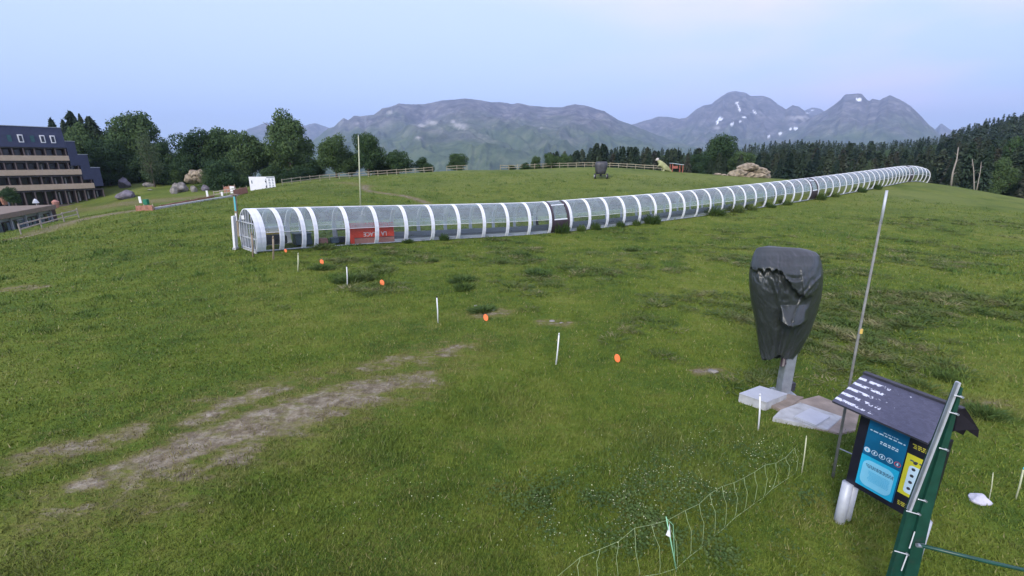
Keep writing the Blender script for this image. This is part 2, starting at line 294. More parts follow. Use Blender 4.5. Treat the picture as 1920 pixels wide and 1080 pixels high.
# ------------------------------------------------------------------ object helpers
def tag(o, label=None, cat=None, group=None, kind=None):
    if label: o['label'] = label
    if cat: o['category'] = cat
    if group: o['group'] = group
    if kind: o['kind'] = kind
    return o
def empty(name, loc, label, cat, group=None, rz=0):
    o = bpy.data.objects.new(name, None); o.empty_display_size = .3; COL.objects.link(o); o.location = loc; o.rotation_euler.z = rz
    return tag(o, label, cat, group)
class MB:
    def __init__(s): s.v = []; s.f = []; s.uv = None
    def add(s, vs, fs):
        n = len(s.v); s.v += [tuple(x) for x in vs]; s.f += [tuple(i+n for i in q) for q in fs]; return s
    def box(s, c, d, rz=0, mtx=None):
        x, y, z = d[0]/2, d[1]/2, d[2]/2; vs = [Vector((a*x, b_*y, c_*z)) for a in (-1, 1) for b_ in (-1, 1) for c_ in (-1, 1)]
        r = mtx or Matrix.Rotation(rz, 3, 'Z'); vs = [r @ p+Vector(c) for p in vs]
        return s.add(vs, [(0, 1, 3, 2), (4, 6, 7, 5), (0, 4, 5, 1), (2, 3, 7, 6), (0, 2, 6, 4), (1, 5, 7, 3)])
    def tube(s, pts, r, n=8, cap=True, flat=1):
        pts = [Vector(p) for p in pts]; rs = r if isinstance(r, (list, tuple)) else [r]*len(pts); vs = []; fs = []; ref = None
        for i, p in enumerate(pts):
            tg = (pts[min(i+1, len(pts)-1)]-pts[max(i-1, 0)]).normalized()
            if ref is None: ref = Vector((1, 0, 0)) if abs(tg.x) < .8 else Vector((0, 1, 0))
            a = tg.cross(ref).normalized(); b_ = tg.cross(a).normalized(); ref = -b_.cross(tg) if False else ref
            for k_ in range(n):
                an = 2*math.pi*k_/n; vs.append(p+a*math.cos(an)*rs[i]+b_*math.sin(an)*rs[i]*flat)
        for i in range(len(pts)-1):
            for k_ in range(n): fs.append((i*n+k_, i*n+(k_+1) % n, (i+1)*n+(k_+1) % n, (i+1)*n+k_))
        if cap: fs.append(tuple(range(n))[::-1]); fs.append(tuple((len(pts)-1)*n+k_ for k_ in range(n)))
        return s.add(vs, fs)
    def beam(s, a, b_, wx, wz, up=(0, 0, 1)):
        a = Vector(a); b_ = Vector(b_); d = (b_-a); L = d.length; d.normalize(); sd_ = d.cross(Vector(up))
        if sd_.length < 1e-3: sd_ = d.cross(Vector((0, 1, 0)))
        sd_.normalize(); u_ = sd_.cross(d); mt = Matrix((sd_, d, u_)).transposed(); return s.box((a+b_)/2, (wx, L, wz), mtx=mt)
    def build(s, name, m, parent=None, smooth=False, bevel=0, loc=None):
        me = bpy.data.meshes.new(name); me.from_pydata(s.v, [], s.f); me.materials.append(m)
        if smooth: me.polygons.foreach_set('use_smooth', [True]*len(me.polygons))
        o = bpy.data.objects.new(name, me); COL.objects.link(o)
        if parent: o.parent = parent
        if loc is not None: o.location = loc
        if bevel:
            bm = bmesh.new(); bm.from_mesh(me); bmesh.ops.recalc_face_normals(bm, faces=bm.faces)
            bmesh.ops.bevel(bm, geom=bm.edges[:], offset=bevel, segments=2, affect='EDGES'); bm.to_mesh(me); bm.free()
        else:
            bm = bmesh.new(); bm.from_mesh(me); bmesh.ops.recalc_face_normals(bm, faces=bm.faces); bm.to_mesh(me); bm.free()
        return o
def npmesh(name, V, Fc, m, k=3):
    me = bpy.data.meshes.new(name); V = np.asarray(V, np.float32); Fc = np.asarray(Fc, np.int32); nf = len(Fc)
    me.vertices.add(len(V)); me.vertices.foreach_set('co', V.ravel()); me.loops.add(nf*k); me.loops.foreach_set('vertex_index', Fc.ravel())
    me.polygons.add(nf); me.polygons.foreach_set('loop_start', np.arange(0, nf*k, k, dtype=np.int32)); me.update(calc_edges=True); me.materials.append(m); return me
def fattr(me, name, arr):
    a = me.attributes.new(name, 'FLOAT', 'POINT'); a.data.foreach_set('value', np.asarray(arr, np.float32))
def link(name, me, parent=None):
    o = bpy.data.objects.new(name, me); COL.objects.link(o)
    if parent: o.parent = parent
    return o
def copy_tree(o, parent=None):
    c_ = o.copy(); COL.objects.link(c_)
    if parent: c_.parent = parent
    for ch in list(o.children): copy_tree(ch, c_)
    return c_
def catmull(pts, n):
    P_ = [np.array(p, float) for p in pts]; P_ = [2*P_[0]-P_[1]]+P_+[2*P_[-1]-P_[-2]]; o = []
    for i in range(1, len(P_)-2):
        for j in range(n):
            t_ = j/n; a, b_, c_, d_ = P_[i-1:i+3]
            o.append(.5*((2*b_)+(-a+c_)*t_+(2*a-5*b_+4*c_-d_)*t_*t_+(-a+3*b_-3*c_+d_)*t_**3))
    o.append(P_[-2]); return np.array(o)

# ------------------------------------------------------------------ ground sheet
def axis(lo, hi, fine_lo, fine_hi, step, grow=1.045):
    xs = list(np.arange(fine_lo, fine_hi+1e-6, step)); s_ = step; x = fine_lo; left = []
    while x > lo: s_ *= grow; x -= s_; left.append(x)
    s_ = step; x = fine_hi; right = []
    while x < hi: s_ *= grow; x += s_; right.append(x)
    return np.array(left[::-1]+xs+right)
ax_ = axis(-14000, 14000, -22, 22, .16); ay_ = axis(-3000, 16000, 3, 32, .15, 1.035)
GX, GYY = np.meshgrid(ax_, ay_); GZ = hz(GX, GYY)
# worn strip: distance to sighted centrelines
def px_line(pts): return catmull([tuple(G(*p))[:2] for p in pts], 12)
LINES = [(px_line([(330,850),(450,805),(560,768),(680,738)]), .62, 1.0), (px_line([(680,738),(740,722),(800,708)]), .36, .95), (px_line([(180,900),(250,878),(330,850)]), .40, .92), (px_line([(420,860),(520,800),(640,770)]), .40, .8),
         (px_line([(360,790),(450,752),(540,722)]), .34, .80), (px_line([(60,860),(140,845),(230,822)]), .42, .80), (px_line([(400,760),(700,700),(860,660)]), .9, .42), 
         (px_line([(520,815),(430,850),(360,885)]), .25, .80), (px_line([(690,690),(800,668),(880,650)]), .4, .66), (px_line([(150,940),(350,900),(560,800),(760,730)]), .8, .5),
         (px_line([(620,742),(700,722),(780,715)]), .5, .85), (px_line([(430,810),(560,775),(680,748)]), .9, .6), (px_line([(900,590),(940,585)]), .4, .7),
         (px_line([(1020,605),(1060,608)]), .3, .7), (px_line([(1310,697),(1350,697)]), .2, .75), (px_line([(20,541),(70,540)]), .4, .75),
         (px_line([(1780,770),(1880,765)]), .35, .6)]
LEFTP = [(px_line([(30,447),(130,418),(210,401),(270,392),(350,380),(435,366)]), 1.6, .85), (px_line([(200,386),(280,378),(350,372),(425,362)]), 3.0, .72),
         (px_line([(110,392),(200,390)]), 2.5, .6), (px_line([(685,348),(690,358),(760,368),(800,381)]), .55, .95), (px_line([(640,342),(690,350)]), 1.0, .6)]
def mask(lines, X, Y):
    X = np.asarray(X); Y = np.asarray(Y); o = np.zeros(X.shape)
    for L, wd, st in lines:
        x0, x1 = L[:, 0].min()-wd*3, L[:, 0].max()+wd*3; y0, y1 = L[:, 1].min()-wd*3, L[:, 1].max()+wd*3
        sel = (X > x0) & (X < x1) & (Y > y0) & (Y < y1)
        if not sel.any(): continue
        xx = X[sel]; yy = Y[sel]; d2 = np.full(xx.shape, 1e9)
        for a, b_ in zip(L[:-1], L[1:]):
            ab = b_-a; tt = np.clip(((xx-a[0])*ab[0]+(yy-a[1])*ab[1])/(ab@ab+1e-9), 0, 1); d2 = np.minimum(d2, (xx-a[0]-tt*ab[0])**2+(yy-a[1]-tt*ab[1])**2)
        d_ = np.sqrt(d2)/wd; o[sel] = np.maximum(o[sel], st*np.clip(1.45-d_*.8, 0, 1)*.95)
    return o
def dirt(X, Y): return mask(LINES+LEFTP, X, Y)
# darker, ranker tufts: spots sighted in the photograph plus a sprinkle
DK = [(600,503,.9),(650,517,1.2),(690,520,.9),(865,522,.8),(868,538,.6),(1010,510,.9),(980,476,.8),(1180,467,.9),(1220,470,.6),(810,489,.4),(940,492,.4),(1770,705,.5),(1840,770,.6),(1350,405,1.0),(1740,352,1.6),(1690,352,1.2),(1100,470,.5),(930,470,.5)]
DARK = [(tuple(G(a, b_))[:2], r_) for a, b_, r_ in DK]
def darkm(X, Y):
    o = np.zeros(np.shape(X))
    for (cx, cy), r_ in DARK: o = np.maximum(o, np.clip(1.5-np.hypot((X-cx), (Y-cy))/r_, 0, 1))
    n_ = fbm(np.asarray(X)/.9, np.asarray(Y)/.9, 3, 31); rt = np.clip((np.hypot(X, Y)-14)/12, 0, 1)
    return np.clip(np.maximum(o*np.clip(n_*2.4-.4, 0, 1), np.clip((n_-.555)*7, 0, 1)*rt*.9), 0, 1)
ny, nx = GX.shape; idx = np.arange(ny*nx).reshape(ny, nx)
Fq = np.stack([idx[:-1, :-1], idx[:-1, 1:], idx[1:, 1:], idx[1:, :-1]], -1).reshape(-1, 4)
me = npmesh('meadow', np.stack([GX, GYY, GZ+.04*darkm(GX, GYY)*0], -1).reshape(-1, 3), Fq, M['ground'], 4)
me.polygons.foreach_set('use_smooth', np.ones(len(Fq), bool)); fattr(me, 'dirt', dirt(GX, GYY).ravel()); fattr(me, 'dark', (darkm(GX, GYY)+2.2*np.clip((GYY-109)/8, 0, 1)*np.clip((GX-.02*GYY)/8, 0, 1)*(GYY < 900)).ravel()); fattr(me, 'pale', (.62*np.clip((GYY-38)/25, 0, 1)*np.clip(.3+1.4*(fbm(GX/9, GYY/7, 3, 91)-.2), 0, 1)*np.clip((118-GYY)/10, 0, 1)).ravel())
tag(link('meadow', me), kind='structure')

# ------------------------------------------------------------------ mountains (polar sheets with real distance and slopes)
m, t, b = newmat('mountain_rock'); M['mountain'] = m
geo = t.nodes.new('ShaderNodeNewGeometry'); sz = t.nodes.new('ShaderNodeSeparateXYZ'); t.links.new(geo.outputs['Position'], sz.inputs[0])
n1 = noise(t, .0022, 7, rough=.62); n2 = noise(t, .009, 6, rough=.7)
rock = ramp(t, n2, [(.36, (.060, .058, .066)), (.52, (.125, .118, .128)), (.68, (.24, .225, .225))]); turf = ramp(t, n2, [(.34, (.044, .066, .040)), (.5, (.075, .105, .055)), (.66, (.13, .155, .085))])
hh_ = mth(t, 'ADD', mth(t, 'MULTIPLY', sz.outputs['Z'], 1/900.0), mth(t, 'MULTIPLY', n1, .9))
c_ = mixc(t, mrange(t, hh_, .56, .93), turf, rock); c_ = mixc(t, attr(t, 'scree'), c_, (.42, .40, .38)); c_ = mixc(t, attr(t, 'snow'), c_, (.88, .90, .95))
t.links.new(c_, b.inputs['Base Color']); b.inputs['Roughness'].default_value = 1; b.inputs['Specular IOR Level'].default_value = 0
SNOW = [(1350,223,4,3,0),(1345,229,1.8,4,0),(1385,201,1.4,7,.4),(1381.5,193,2,1.2,0),(1413,210,1.2,3,.6),(1417,211,1.2,3,.6),(1395,220,3.5,1.6,0),(1387,228,3,1.4,0),(1373,232.5,3,1.4,0),(1482,241.5,1.8,2.8,0),(1491,240.7,3.6,2.8,0),(1461.5,250.5,4,2,0),(1442,255,2,1.5,0),(1610,187,4.5,3,.5),(1514,212,4,.8,0),(1523,207,3,.8,0)]
SCREE = [(860,235,14,5),(868,240,9,3),(810,230,10,4),(850,228,6,4),(790,236,9,3),(785,258,8,2),(1015,240,5,2),(1345,240,6,3),(1500,220,12,4),(730,210,6,3)]
def mountain(name, pts, rc, seed, rough=1.0, base=-160, amp=.16, front=.5):
    pts = sorted(pts); px = np.arange(pts[0][0], pts[-1][0]+.1, 2.0); py = np.interp(px, [p[0] for p in pts], [p[1] for p in pts])
    py = py + (fbm(px/14, px*0+seed, 4, seed)-.47)*6*rough + (vnoise(px/3.1, px*0, seed+5)-.5)*1.6*rough
    u = (px-960)/F; v = (540-py)/F; dx = u; dy = CP+v*SP; dz = -SP+v*CP; hd = np.hypot(dx, dy); zc = CH+rc*dz/hd
    az = np.arctan2(dx, dy); q = np.concatenate([np.linspace(0, 1, 110), np.linspace(1.015, 1.35, 16)])
    Q, AZ = np.meshgrid(q, az, indexing='ij'); ZC = np.broadcast_to(zc, Q.shape)
    rad = rc*(front+(1-front)*Q); H = np.where(Q <= 1, Q**1.25, 1-(Q-1)*1.6)
    ux = AZ*rc; warp = (fbm(ux/900, rad/900, 3, seed+3)-.45)*900
    gul = fbm((ux+warp)/420, rad/1500, 5, seed+11, True)-.62
    lump = fbm((ux+warp)/1100, rad/1100, 4, seed+21)-.45
    en = np.clip((1-Q)*7, 0, 1)*np.clip(Q*4, 0, 1)
    Z = base+(ZC-base)*H+(gul*amp*2.3+lump*amp*1.8)*(zc.max()-base)*en*.75
    # keep each slope below its own skyline as seen from the meadow
    lim = CH+(ZC-CH)*rad/rc-(1-Q)*12; Z = np.where(Q < 1, np.minimum(Z, np.maximum(lim, base)), Z)
    X = np.sin(AZ)*rad; Y = np.cos(AZ)*rad; a_, b_ = Q.shape; ix = np.arange(a_*b_).reshape(a_, b_)
    Fm = np.stack([ix[:-1, :-1], ix[:-1, 1:], ix[1:, 1:], ix[1:, :-1]], -1).reshape(-1, 4)
    me = npmesh(name, np.stack([X, Y, Z], -1).reshape(-1, 3), Fm, M['mountain'], 4); me.polygons.foreach_set('use_smooth', np.ones(len(Fm), bool))
    dep = Y*CP-(Z-CH)*SP; PX = 960+F*X/dep; PY = 540-F*(Y*SP+(Z-CH)*CP)/dep
    sn = np.zeros(Q.shape); scx = np.zeros(Q.shape); jit = (fbm(PX/5, PY/3, 3, seed+40)-.45)*2.2
    for x, y, a, b2, sh in SNOW: sn = np.maximum(sn, (np.hypot((PX-x-sh*(PY-y))/a, (PY-y)/b2)+jit*.5 < 1).astype(float))
    for x, y, a, b2 in SCREE: scx = np.maximum(scx, np.clip(1.3-np.hypot((PX-x)/a, (PY-y)/b2)-jit*.8, 0, 1))
    fattr(me, 'snow', (sn*(Q <= 1)).ravel()); fattr(me, 'scree', (scx*(Q <= 1)*.8).ravel())
    tag(link(name, me), kind='structure')
mountain('mountain_far_west', [(150,300),(350,275),(440,256),(470,240),(500,229),(515,235),(540,241),(590,231),(612,238),(625,242),(660,260),(720,290)], 8200, 3, .6)
mountain('mountain_broad', [(300,330),(520,292),(590,262),(615,241),(626,238),(643.5,221),(653,225.6),(663.5,217),(675,218),(701,214.5),(716.6,203),(732.5,200),(748,194),(777,196),(796,195.4),(828,188.4),(872,185),(897.6,187.5),(920,191.6),(939,191),(961,195.4),(970.7,193),(993,197.6),(1024.7,200.8),(1053,201),(1078.7,195.4),(1101,199),(1132.7,208),(1161,225.6),(1180,232),(1230,252),(1300,275),(1420,300)], 5200, 9, .3, -140, .15, .3)
mountain('mountain_peaks', [(1000,290),(1100,258),(1185,233),(1215,225),(1235,219),(1250,219),(1274,222.4),(1286.5,220.5),(1306,205),(1320,198),(1334,195),(1345.6,185),(1362.5,174),(1379,170.7),(1396,173.5),(1407.5,180),(1430,179),(1444,184),(1458,195),(1473.6,205),(1486,197),(1497.5,199.4),(1508.7,208),(1525,222),(1560,240),(1640,280)], 7200, 21, .35)
mountain('mountain_east', [(1380,292),(1450,262),(1503,230),(1531,216),(1545,209),(1565,196.5),(1576,187),(1584.6,177),(1615.6,175.5),(1625,187),(1631,189.5),(1635,185),(1649,188),(1656,184),(1669,178),(1688.7,187),(1708,199),(1728,219),(1742,234.5),(1750.6,241),(1775,266),(1830,300)], 6200, 33, .35)
mountain('mountain_distant', [(1440,240),(1500,214),(1511.5,206),(1524,201.6),(1537,203.6),(1550,212),(1620,240),(1720,262),(1748,248),(1765,231),(1782,243),(1800,258),(1850,280)], 9500, 41, .3)

# ------------------------------------------------------------------ grass blades (uncountable)
def grass():
    n_ = 760000; r = 3.2*(85/3.2)**(RNG.random(n_)**.95); a = (RNG.random(n_)-.5)*2*R(70); X = np.sin(a)*r; Y = np.cos(a)*r
    d_ = dirt(X, Y); keep = (RNG.random(n_) > d_*1.15*(.4+fbm(X/.6, Y/.6, 3, 77)*1.2)) & (Y > 1.2); X = X[keep]; Y = Y[keep]; r = r[keep]; n_ = len(X)
    # keep off the concrete
    dep = Y*CP-(hz(X, Y)-CH)*SP; PX = 960+F*X/dep; PY = 540-F*(Y*SP+(hz(X, Y)-CH)*CP)/dep; off = np.ones(n_, bool)
    for poly in ([(1386,742),(1424,724),(1476,739),(1437,772),(1390,756)], [(1449,782),(1463,760),(1535,741),(1612,772),(1604,806),(1576,815),(1515,800)], [(1440,757),(1478,738),(1507,744),(1470,772)]):
        ins = np.zeros(n_, bool)
        for (x1, y1), (x2, y2) in zip(poly, poly[1:]+poly[:1]):
            cnd = ((y1 > PY) != (y2 > PY)); ins ^= cnd & (PX < (x2-x1)*(PY-y1)/((y2-y1) or 1e-9)+x1)
        off &= ~ins
    X = X[off]; Y = Y[off]; r = r[off]; n_ = len(X)
    Z = hz(X, Y); lush = np.clip((fbm(X/2.6, Y/2.6, 3, 55)-.45)*5, 0, 1)*np.clip((11-r)/5, 0, 1)
    dk = darkm(X, Y)
    h = (.022+.045*RNG.random(n_)**2)*(1+lush*1.6+dk*2.4)*(.7+fbm(X/.5, Y/.5, 2, 3)*1.1)*(1+r/70); wd = .004+np.minimum(r, 45)*.0007; th = RNG.random(n_)*6.283
    lean = h*(.25+.8*RNG.random(n_)); la = RNG.random(n_)*6.283
    V = np.zeros((n_, 3, 3), np.float32); V[:, 0] = np.c_[X-np.cos(th)*wd, Y-np.sin(th)*wd, Z-.012]; V[:, 1] = np.c_[X+np.cos(th)*wd, Y+np.sin(th)*wd, Z-.012]
    V[:, 2] = np.c_[X+np.cos(la)*lean, Y+np.sin(la)*lean, Z+h]
    me = npmesh('meadow_grass', V.reshape(-1, 3), np.arange(n_*3).reshape(-1, 3), M['blade'])
    fattr(me, 'dirt', np.repeat(dirt(X, Y)+.35*np.clip((fbm(X/1.7, Y/1.2, 4, 63)-.5)*5, 0, 1), 3)); rn = RNG.random(n_); fattr(me, 'rnd', np.repeat(rn, 3)); fattr(me, 'lush', np.repeat(np.clip(lush*.6+dk*.8, 0, .9), 3))
    tag(link('meadow_grass', me), 'short uneven green grass growing over the meadow in front of the tunnel', 'grass', kind='stuff')
grass()
# leafy plants and pale flower heads by the fallen net
def weeds(name, spots, n_, m, label, cat, size, hmax, flat=False):
    V = []; 
    for (px, py, sx_, sy_) in spots:
        c_ = G(px, py); k_ = int(n_/len(spots)); X = c_.x+RNG.normal(0, sx_*1.5, k_); Y = c_.y+RNG.normal(0, sy_*1.5, k_); kp = RNG.random(k_) < np.clip((fbm(X/.45, Y/.45, 3, 12)-.33)*3.5, 0.05, 1); X = X[kp]; Y = Y[kp]; k_ = len(X); Z = hz(X, Y)+RNG.random(k_)*hmax
        a = RNG.random(k_)*6.283; s_ = size*(.5+RNG.random(k_)); tl = (RNG.random(k_)-.2)*s_
        p0 = np.c_[X, Y, Z]; d1 = np.c_[np.cos(a)*s_, np.sin(a)*s_, tl]; d2 = np.c_[-np.sin(a)*s_*.45, np.cos(a)*s_*.45, tl*0]
        V.append(np.stack([p0, p0+d1*.5+d2, p0+d1, p0+d1*.5-d2], 1))
    V = np.concatenate(V); me = npmesh(name, V.reshape(-1, 3), np.arange(len(V)*4).reshape(-1, 4), m, 4); tag(link(name, me), label, cat, kind='stuff')
weeds('leafy_weeds', [(1330,850,.5,.35),(1270,900,.6,.3),(1380,900,.5,.3),(1440,950,.5,.25),(1000,940,.3,.15),(1200,1000,.5,.2),(1300,980,.4,.3),(1130,950,.4,.25),(1320,1040,.35,.15)], 17000, M['weed'], 'leafy green weeds growing thick around the fallen net', 'weeds', .036, .17)
M['flower'] = mat('pale_seed_heads', (.50, .52, .30), .8, .3, 8)
weeds('flower_heads', [(1300,860,.45,.3),(1240,920,.5,.2),(1350,920,.5,.3),(1120,985,.4,.2),(850,960,1.5,.5),(1430,860,.5,.3)], 2600, M['flower'], 'small pale seed heads dotted through the grass near the net', 'flowers', .015, .28)

# ------------------------------------------------------------------ foliage meshes
def leaf_cloud(blobs, n_, size, seed, shell=.55, droop=0.0):
    g = np.random.default_rng(seed); vol = np.array([b_[3]*b_[4]*b_[5] for b_ in blobs])**.67; pr = vol/vol.sum(); bi = g.choice(len(blobs), n_, p=pr)
    B = np.array(blobs)[bi]; d_ = g.normal(size=(n_, 3)); d_ /= np.linalg.norm(d_, axis=1)[:, None]
    rr = shell+(1-shell)*g.random(n_)**.6; rr = np.where(g.random(n_) < .1, 1.0+g.random(n_)*.16, rr); Cc = B[:, :3]+d_*rr[:, None]*B[:, 3:6]
    a = g.normal(size=(n_, 3)); a /= np.linalg.norm(a, axis=1)[:, None]; nn_ = d_+g.normal(size=(n_, 3))*.55; nn_ /= np.linalg.norm(nn_, axis=1)[:, None]
    a = np.cross(nn_, a); a /= np.linalg.norm(a, axis=1)[:, None]+1e-9; b2 = np.cross(nn_, a); s_ = size*(.55+.9*g.random(n_))
    V = np.stack([Cc-a*s_[:, None], Cc+b2*s_[:, None]*.6, Cc+a*s_[:, None], Cc-b2*s_[:, None]*.6], 1); return V
def broad_mesh(seed, n_=15000, nb=26, top=1.0, squat=0.0):
    """crown in a unit frame: width about 1, height 0..1; trunk separate"""
    g = np.random.default_rng(seed); bl = []
    for i in range(nb):
        z = .20+.70*(i+.5)/nb + g.normal()*.03; prof = math.sin(math.pi*min(1, max(.05, (z-.06)/.96))**(.80+squat))**.75; ang = g.random()*6.283; rr = .36*prof*math.sqrt(g.random())*1.05
        s_ = (.075+.10*g.random())*(.65+.5*prof); bl.append((rr*math.cos(ang), rr*math.sin(ang), z, s_*1.35, s_*1.35, s_))
    bl.append((0, 0, .55, .30, .30, .36))
    V = leaf_cloud(bl, n_, .0185, seed, .5); return npmesh('crown', V.reshape(-1, 3), np.arange(len(V)*4).reshape(-1, 4), M['leaf'], 4)
def trunk_mesh(seed, h=.75, r0=.030):
    g = random.Random(seed); mb = MB(); top = (g.uniform(-.03, .03), g.uniform(-.03, .03), h)
    mb.tube([(0, 0, -.04), (.005, 0, .12), (top[0]*.5, top[1]*.5, h*.5), top], [r0*1.3, r0, r0*.7, r0*.2], 7)
    for i in range(7):
        z = .18+.07*i; a = g.random()*6.28; L = .18+.16*g.random(); mb.tube([(0, 0, z), (math.cos(a)*L*.5, math.sin(a)*L*.5, z+L*.45), (math.cos(a)*L, math.sin(a)*L, z+L*.8)], [r0*.4, r0*.28, r0*.08], 5)
    me = bpy.data.meshes.new('trunk'); me.from_pydata(mb.v, [], mb.f); me.materials.append(M['bark']); me.polygons.foreach_set('use_smooth', [True]*len(me.polygons)); return me
def conifer_mesh(seed, n_=2300, wide=.17, ragged=.3, start=.10):
    g = np.random.default_rng(seed); z = start+(1-start)*g.random(n_)**1.15; tier = np.floor(z*17)/17; fz = (z-tier)*17
    rmax = wide*(1-z)**.8*(.72+.28*(1-fz))+.012; nbn = 9; ang = (np.floor(g.random(n_)*nbn)+g.normal(0, .16, n_)+tier*37)*6.283/nbn
    lenv = 1+ragged*(vnoise(ang*1.3+50, tier*40, seed)-.5)*2; rr = rmax*lenv*(.18+.82*g.random(n_)**.6)
    Cc = np.c_[np.cos(ang)*rr, np.sin(ang)*rr, z-rr*.28+g.normal(0, .004, n_)]
    rad = np.c_[np.cos(ang), np.sin(ang), -.35+g.normal(0, .25, n_)]; tan = np.c_[-np.sin(ang), np.cos(ang), g.normal(0, .35, n_)]
    s_ = (.024+.024*g.random(n_))[:, None]; V = np.stack([Cc-rad*s_, Cc+tan*s_*.5, Cc+rad*s_*1.2, Cc-tan*s_*.5], 1)
    return npmesh('crown', V.reshape(-1, 3), np.arange(len(V)*4).reshape(-1, 4), M['needle'], 4)
def spire_trunk(seed, r0=.012):
    mb = MB(); mb.tube([(0, 0, -.03), (0, 0, .5), (0, 0, .985)], [r0, r0*.7, r0*.12], 6)
    me = bpy.data.meshes.new('trunk'); me.from_pydata(mb.v, [], mb.f); me.materials.append(M['bark']); return me
BR = [(broad_mesh(100+i, 15000, 24+3*(i % 3), squat=(.12, 0, -.12, .05, .2)[i]), trunk_mesh(i)) for i in range(5)]
BL = broad_mesh(140, 3200, 30); BL.materials.clear(); BL.materials.append(M['leaf_light'])
CN = [(conifer_mesh(200+i, 3000, .20+.05*(i % 3), .55+.2*(i % 2), .04), spire_trunk(i)) for i in range(5)]
PN = [(conifer_mesh(300+i, 6500, .46, .8, .10), spire_trunk(9+i, .016)) for i in range(2)]
def tree(name, meshes, pos, height, width, rz, label, cat, group=None):
    o = empty(name, pos, label, cat, group, rz); o.scale = (width, width, height)
    link('crown', meshes[0], o); link('trunk', meshes[1], o); return o
def ptree(name, meshes, px, ptop, pbase_Y, wpx, label, cat='tree', group='trees at the left and centre edge of the meadow', sink=.3):
    Y = pbase_Y; g_ = GY(px, Y); tp = at(px, ptop, Y); dep = tp.y*CP-(tp.z-CH)*SP; g_.z -= sink
    return tree(name, meshes, g_, tp.z-g_.z, wpx*dep/F*1.12, random.random()*6.28, label, cat, group)
T = 'broadleaf_tree'
for a in [
 (T, BR[0], 268, 209, 112, 92, 'tallest dark broadleaf tree rising behind the pale slender tree left of the white board'),
 (T, BR[1], 232, 238, 116, 60, 'dark broadleaf tree filling in on the left of the tallest left hand tree'),
 (T, BR[2], 312, 262, 112, 62, 'lower rounded tree on the right shoulder of the tallest left hand tree'),
 ('pine_tree', PN[0], 160, 211, 116, 90, 'ragged pine with a thin spire standing just right of the apartment block roof'),
 ('pine_tree', PN[1], 192, 220, 114, 88, 'ragged pine right of the thin spired pine beside the apartment block'),
 ('pine_tree', PN[0], 122, 224, 125, 64, 'pine top showing directly behind the corner of the slate roof'),
 (T, BR[1], 176, 230, 112, 84, 'dark broadleaf tree between the two ragged pines and the apartment block end'),
 ('pine_tree', PN[0], 176, 216, 119, 44, 'slim pine top between the two ragged pines'),
 ('pine_tree', PN[1], 143, 226, 121, 50, 'pine just right of the slate roof corner, shorter than the spired one'),
 (T, BR[3], 205, 262, 104, 66, 'low dark tree above the pinkish boulder right of the apartment block'),
 (T, BR[4], 385, 243, 108, 84, 'round dark tree above the tan rock outcrop'),
 (T, BR[0], 430, 240, 110, 86, 'broad dark tree between the rock outcrop and the tallest centre tree'),
 (T, BR[1], 470, 246, 106, 78, 'dense tree directly above the white board'),
 (T, BR[2], 547, 213, 104, 98, 'tallest tree of the centre group with a high domed crown right of the white board'),
 (T, BR[3], 588, 300, 104, 46, 'low tree tucked between the tallest centre tree and the round lollipop shaped one'),
 (T, BR[4], 631, 252, 98, 62, 'round lollipop shaped tree left of the tall meadow pole'),
 (T, BR[0], 692, 248, 97, 66, 'full crowned tree right behind the tall meadow pole'),
 (T, BR[1], 747, 281, 98, 56, 'small spreading tree right of the tree at the tall pole'),
 (T, BR[2], 793, 296, 100, 38, 'lowest little tree at the right end of the centre tree group'),
 (T, BR[3], 859, 288, 99, 40, 'lone small round tree standing by the gap in the fence against the mountain'),
 (T, BR[4], 660, 284, 104, 44, 'small tree between the two round trees at the tall pole'),
 (T, BR[1], 510, 268, 112, 66, 'dark tree in the shadowy gap just right of the white board top'),
 (T, BR[2], 350, 285, 104, 60, 'low dark tree left of the tan rock outcrop'),
 (T, BR[0], 255, 290, 108, 80, 'low wide tree above the pale flat boulder'),
 ]: ptree(*a)
# shrubs below the crowns and a pale slender tree
ptree('slender_tree', (BL, BR[0][1]), 286, 242, 100, 40, 'pale slender grey green tree standing in front of the dark trees')
for a in [(415,298,96,68,'bushy shrub in front of the dark trees just right of the tan outcrop'),(395,318,97,46,'low shrub at the right foot of the tan rock outcrop'),(450,322,98,50,'low shrub left of the white board'),
          (310,306,104,60,'dark shrub behind the tall pale boulders'),(190,304,104,56,'dark shrub right behind the stepped end of the apartment block'),(232,312,106,50,'dark shrub above the pinkish boulder'),(345,312,104,50,'dark shrub left of the tan outcrop'),
          (560,310,100,60,'shrub under the tallest centre tree beside the fence'),(510,312,100,56,'shrub behind the right end of the white board'),(720,306,100,50,'shrub under the spreading tree by the fence')]:
    ptree('shrub', BR[random.randrange(5)], a[0], a[1], a[2], a[3], a[4], 'shrub', 'shrubs under the trees', 2.0)

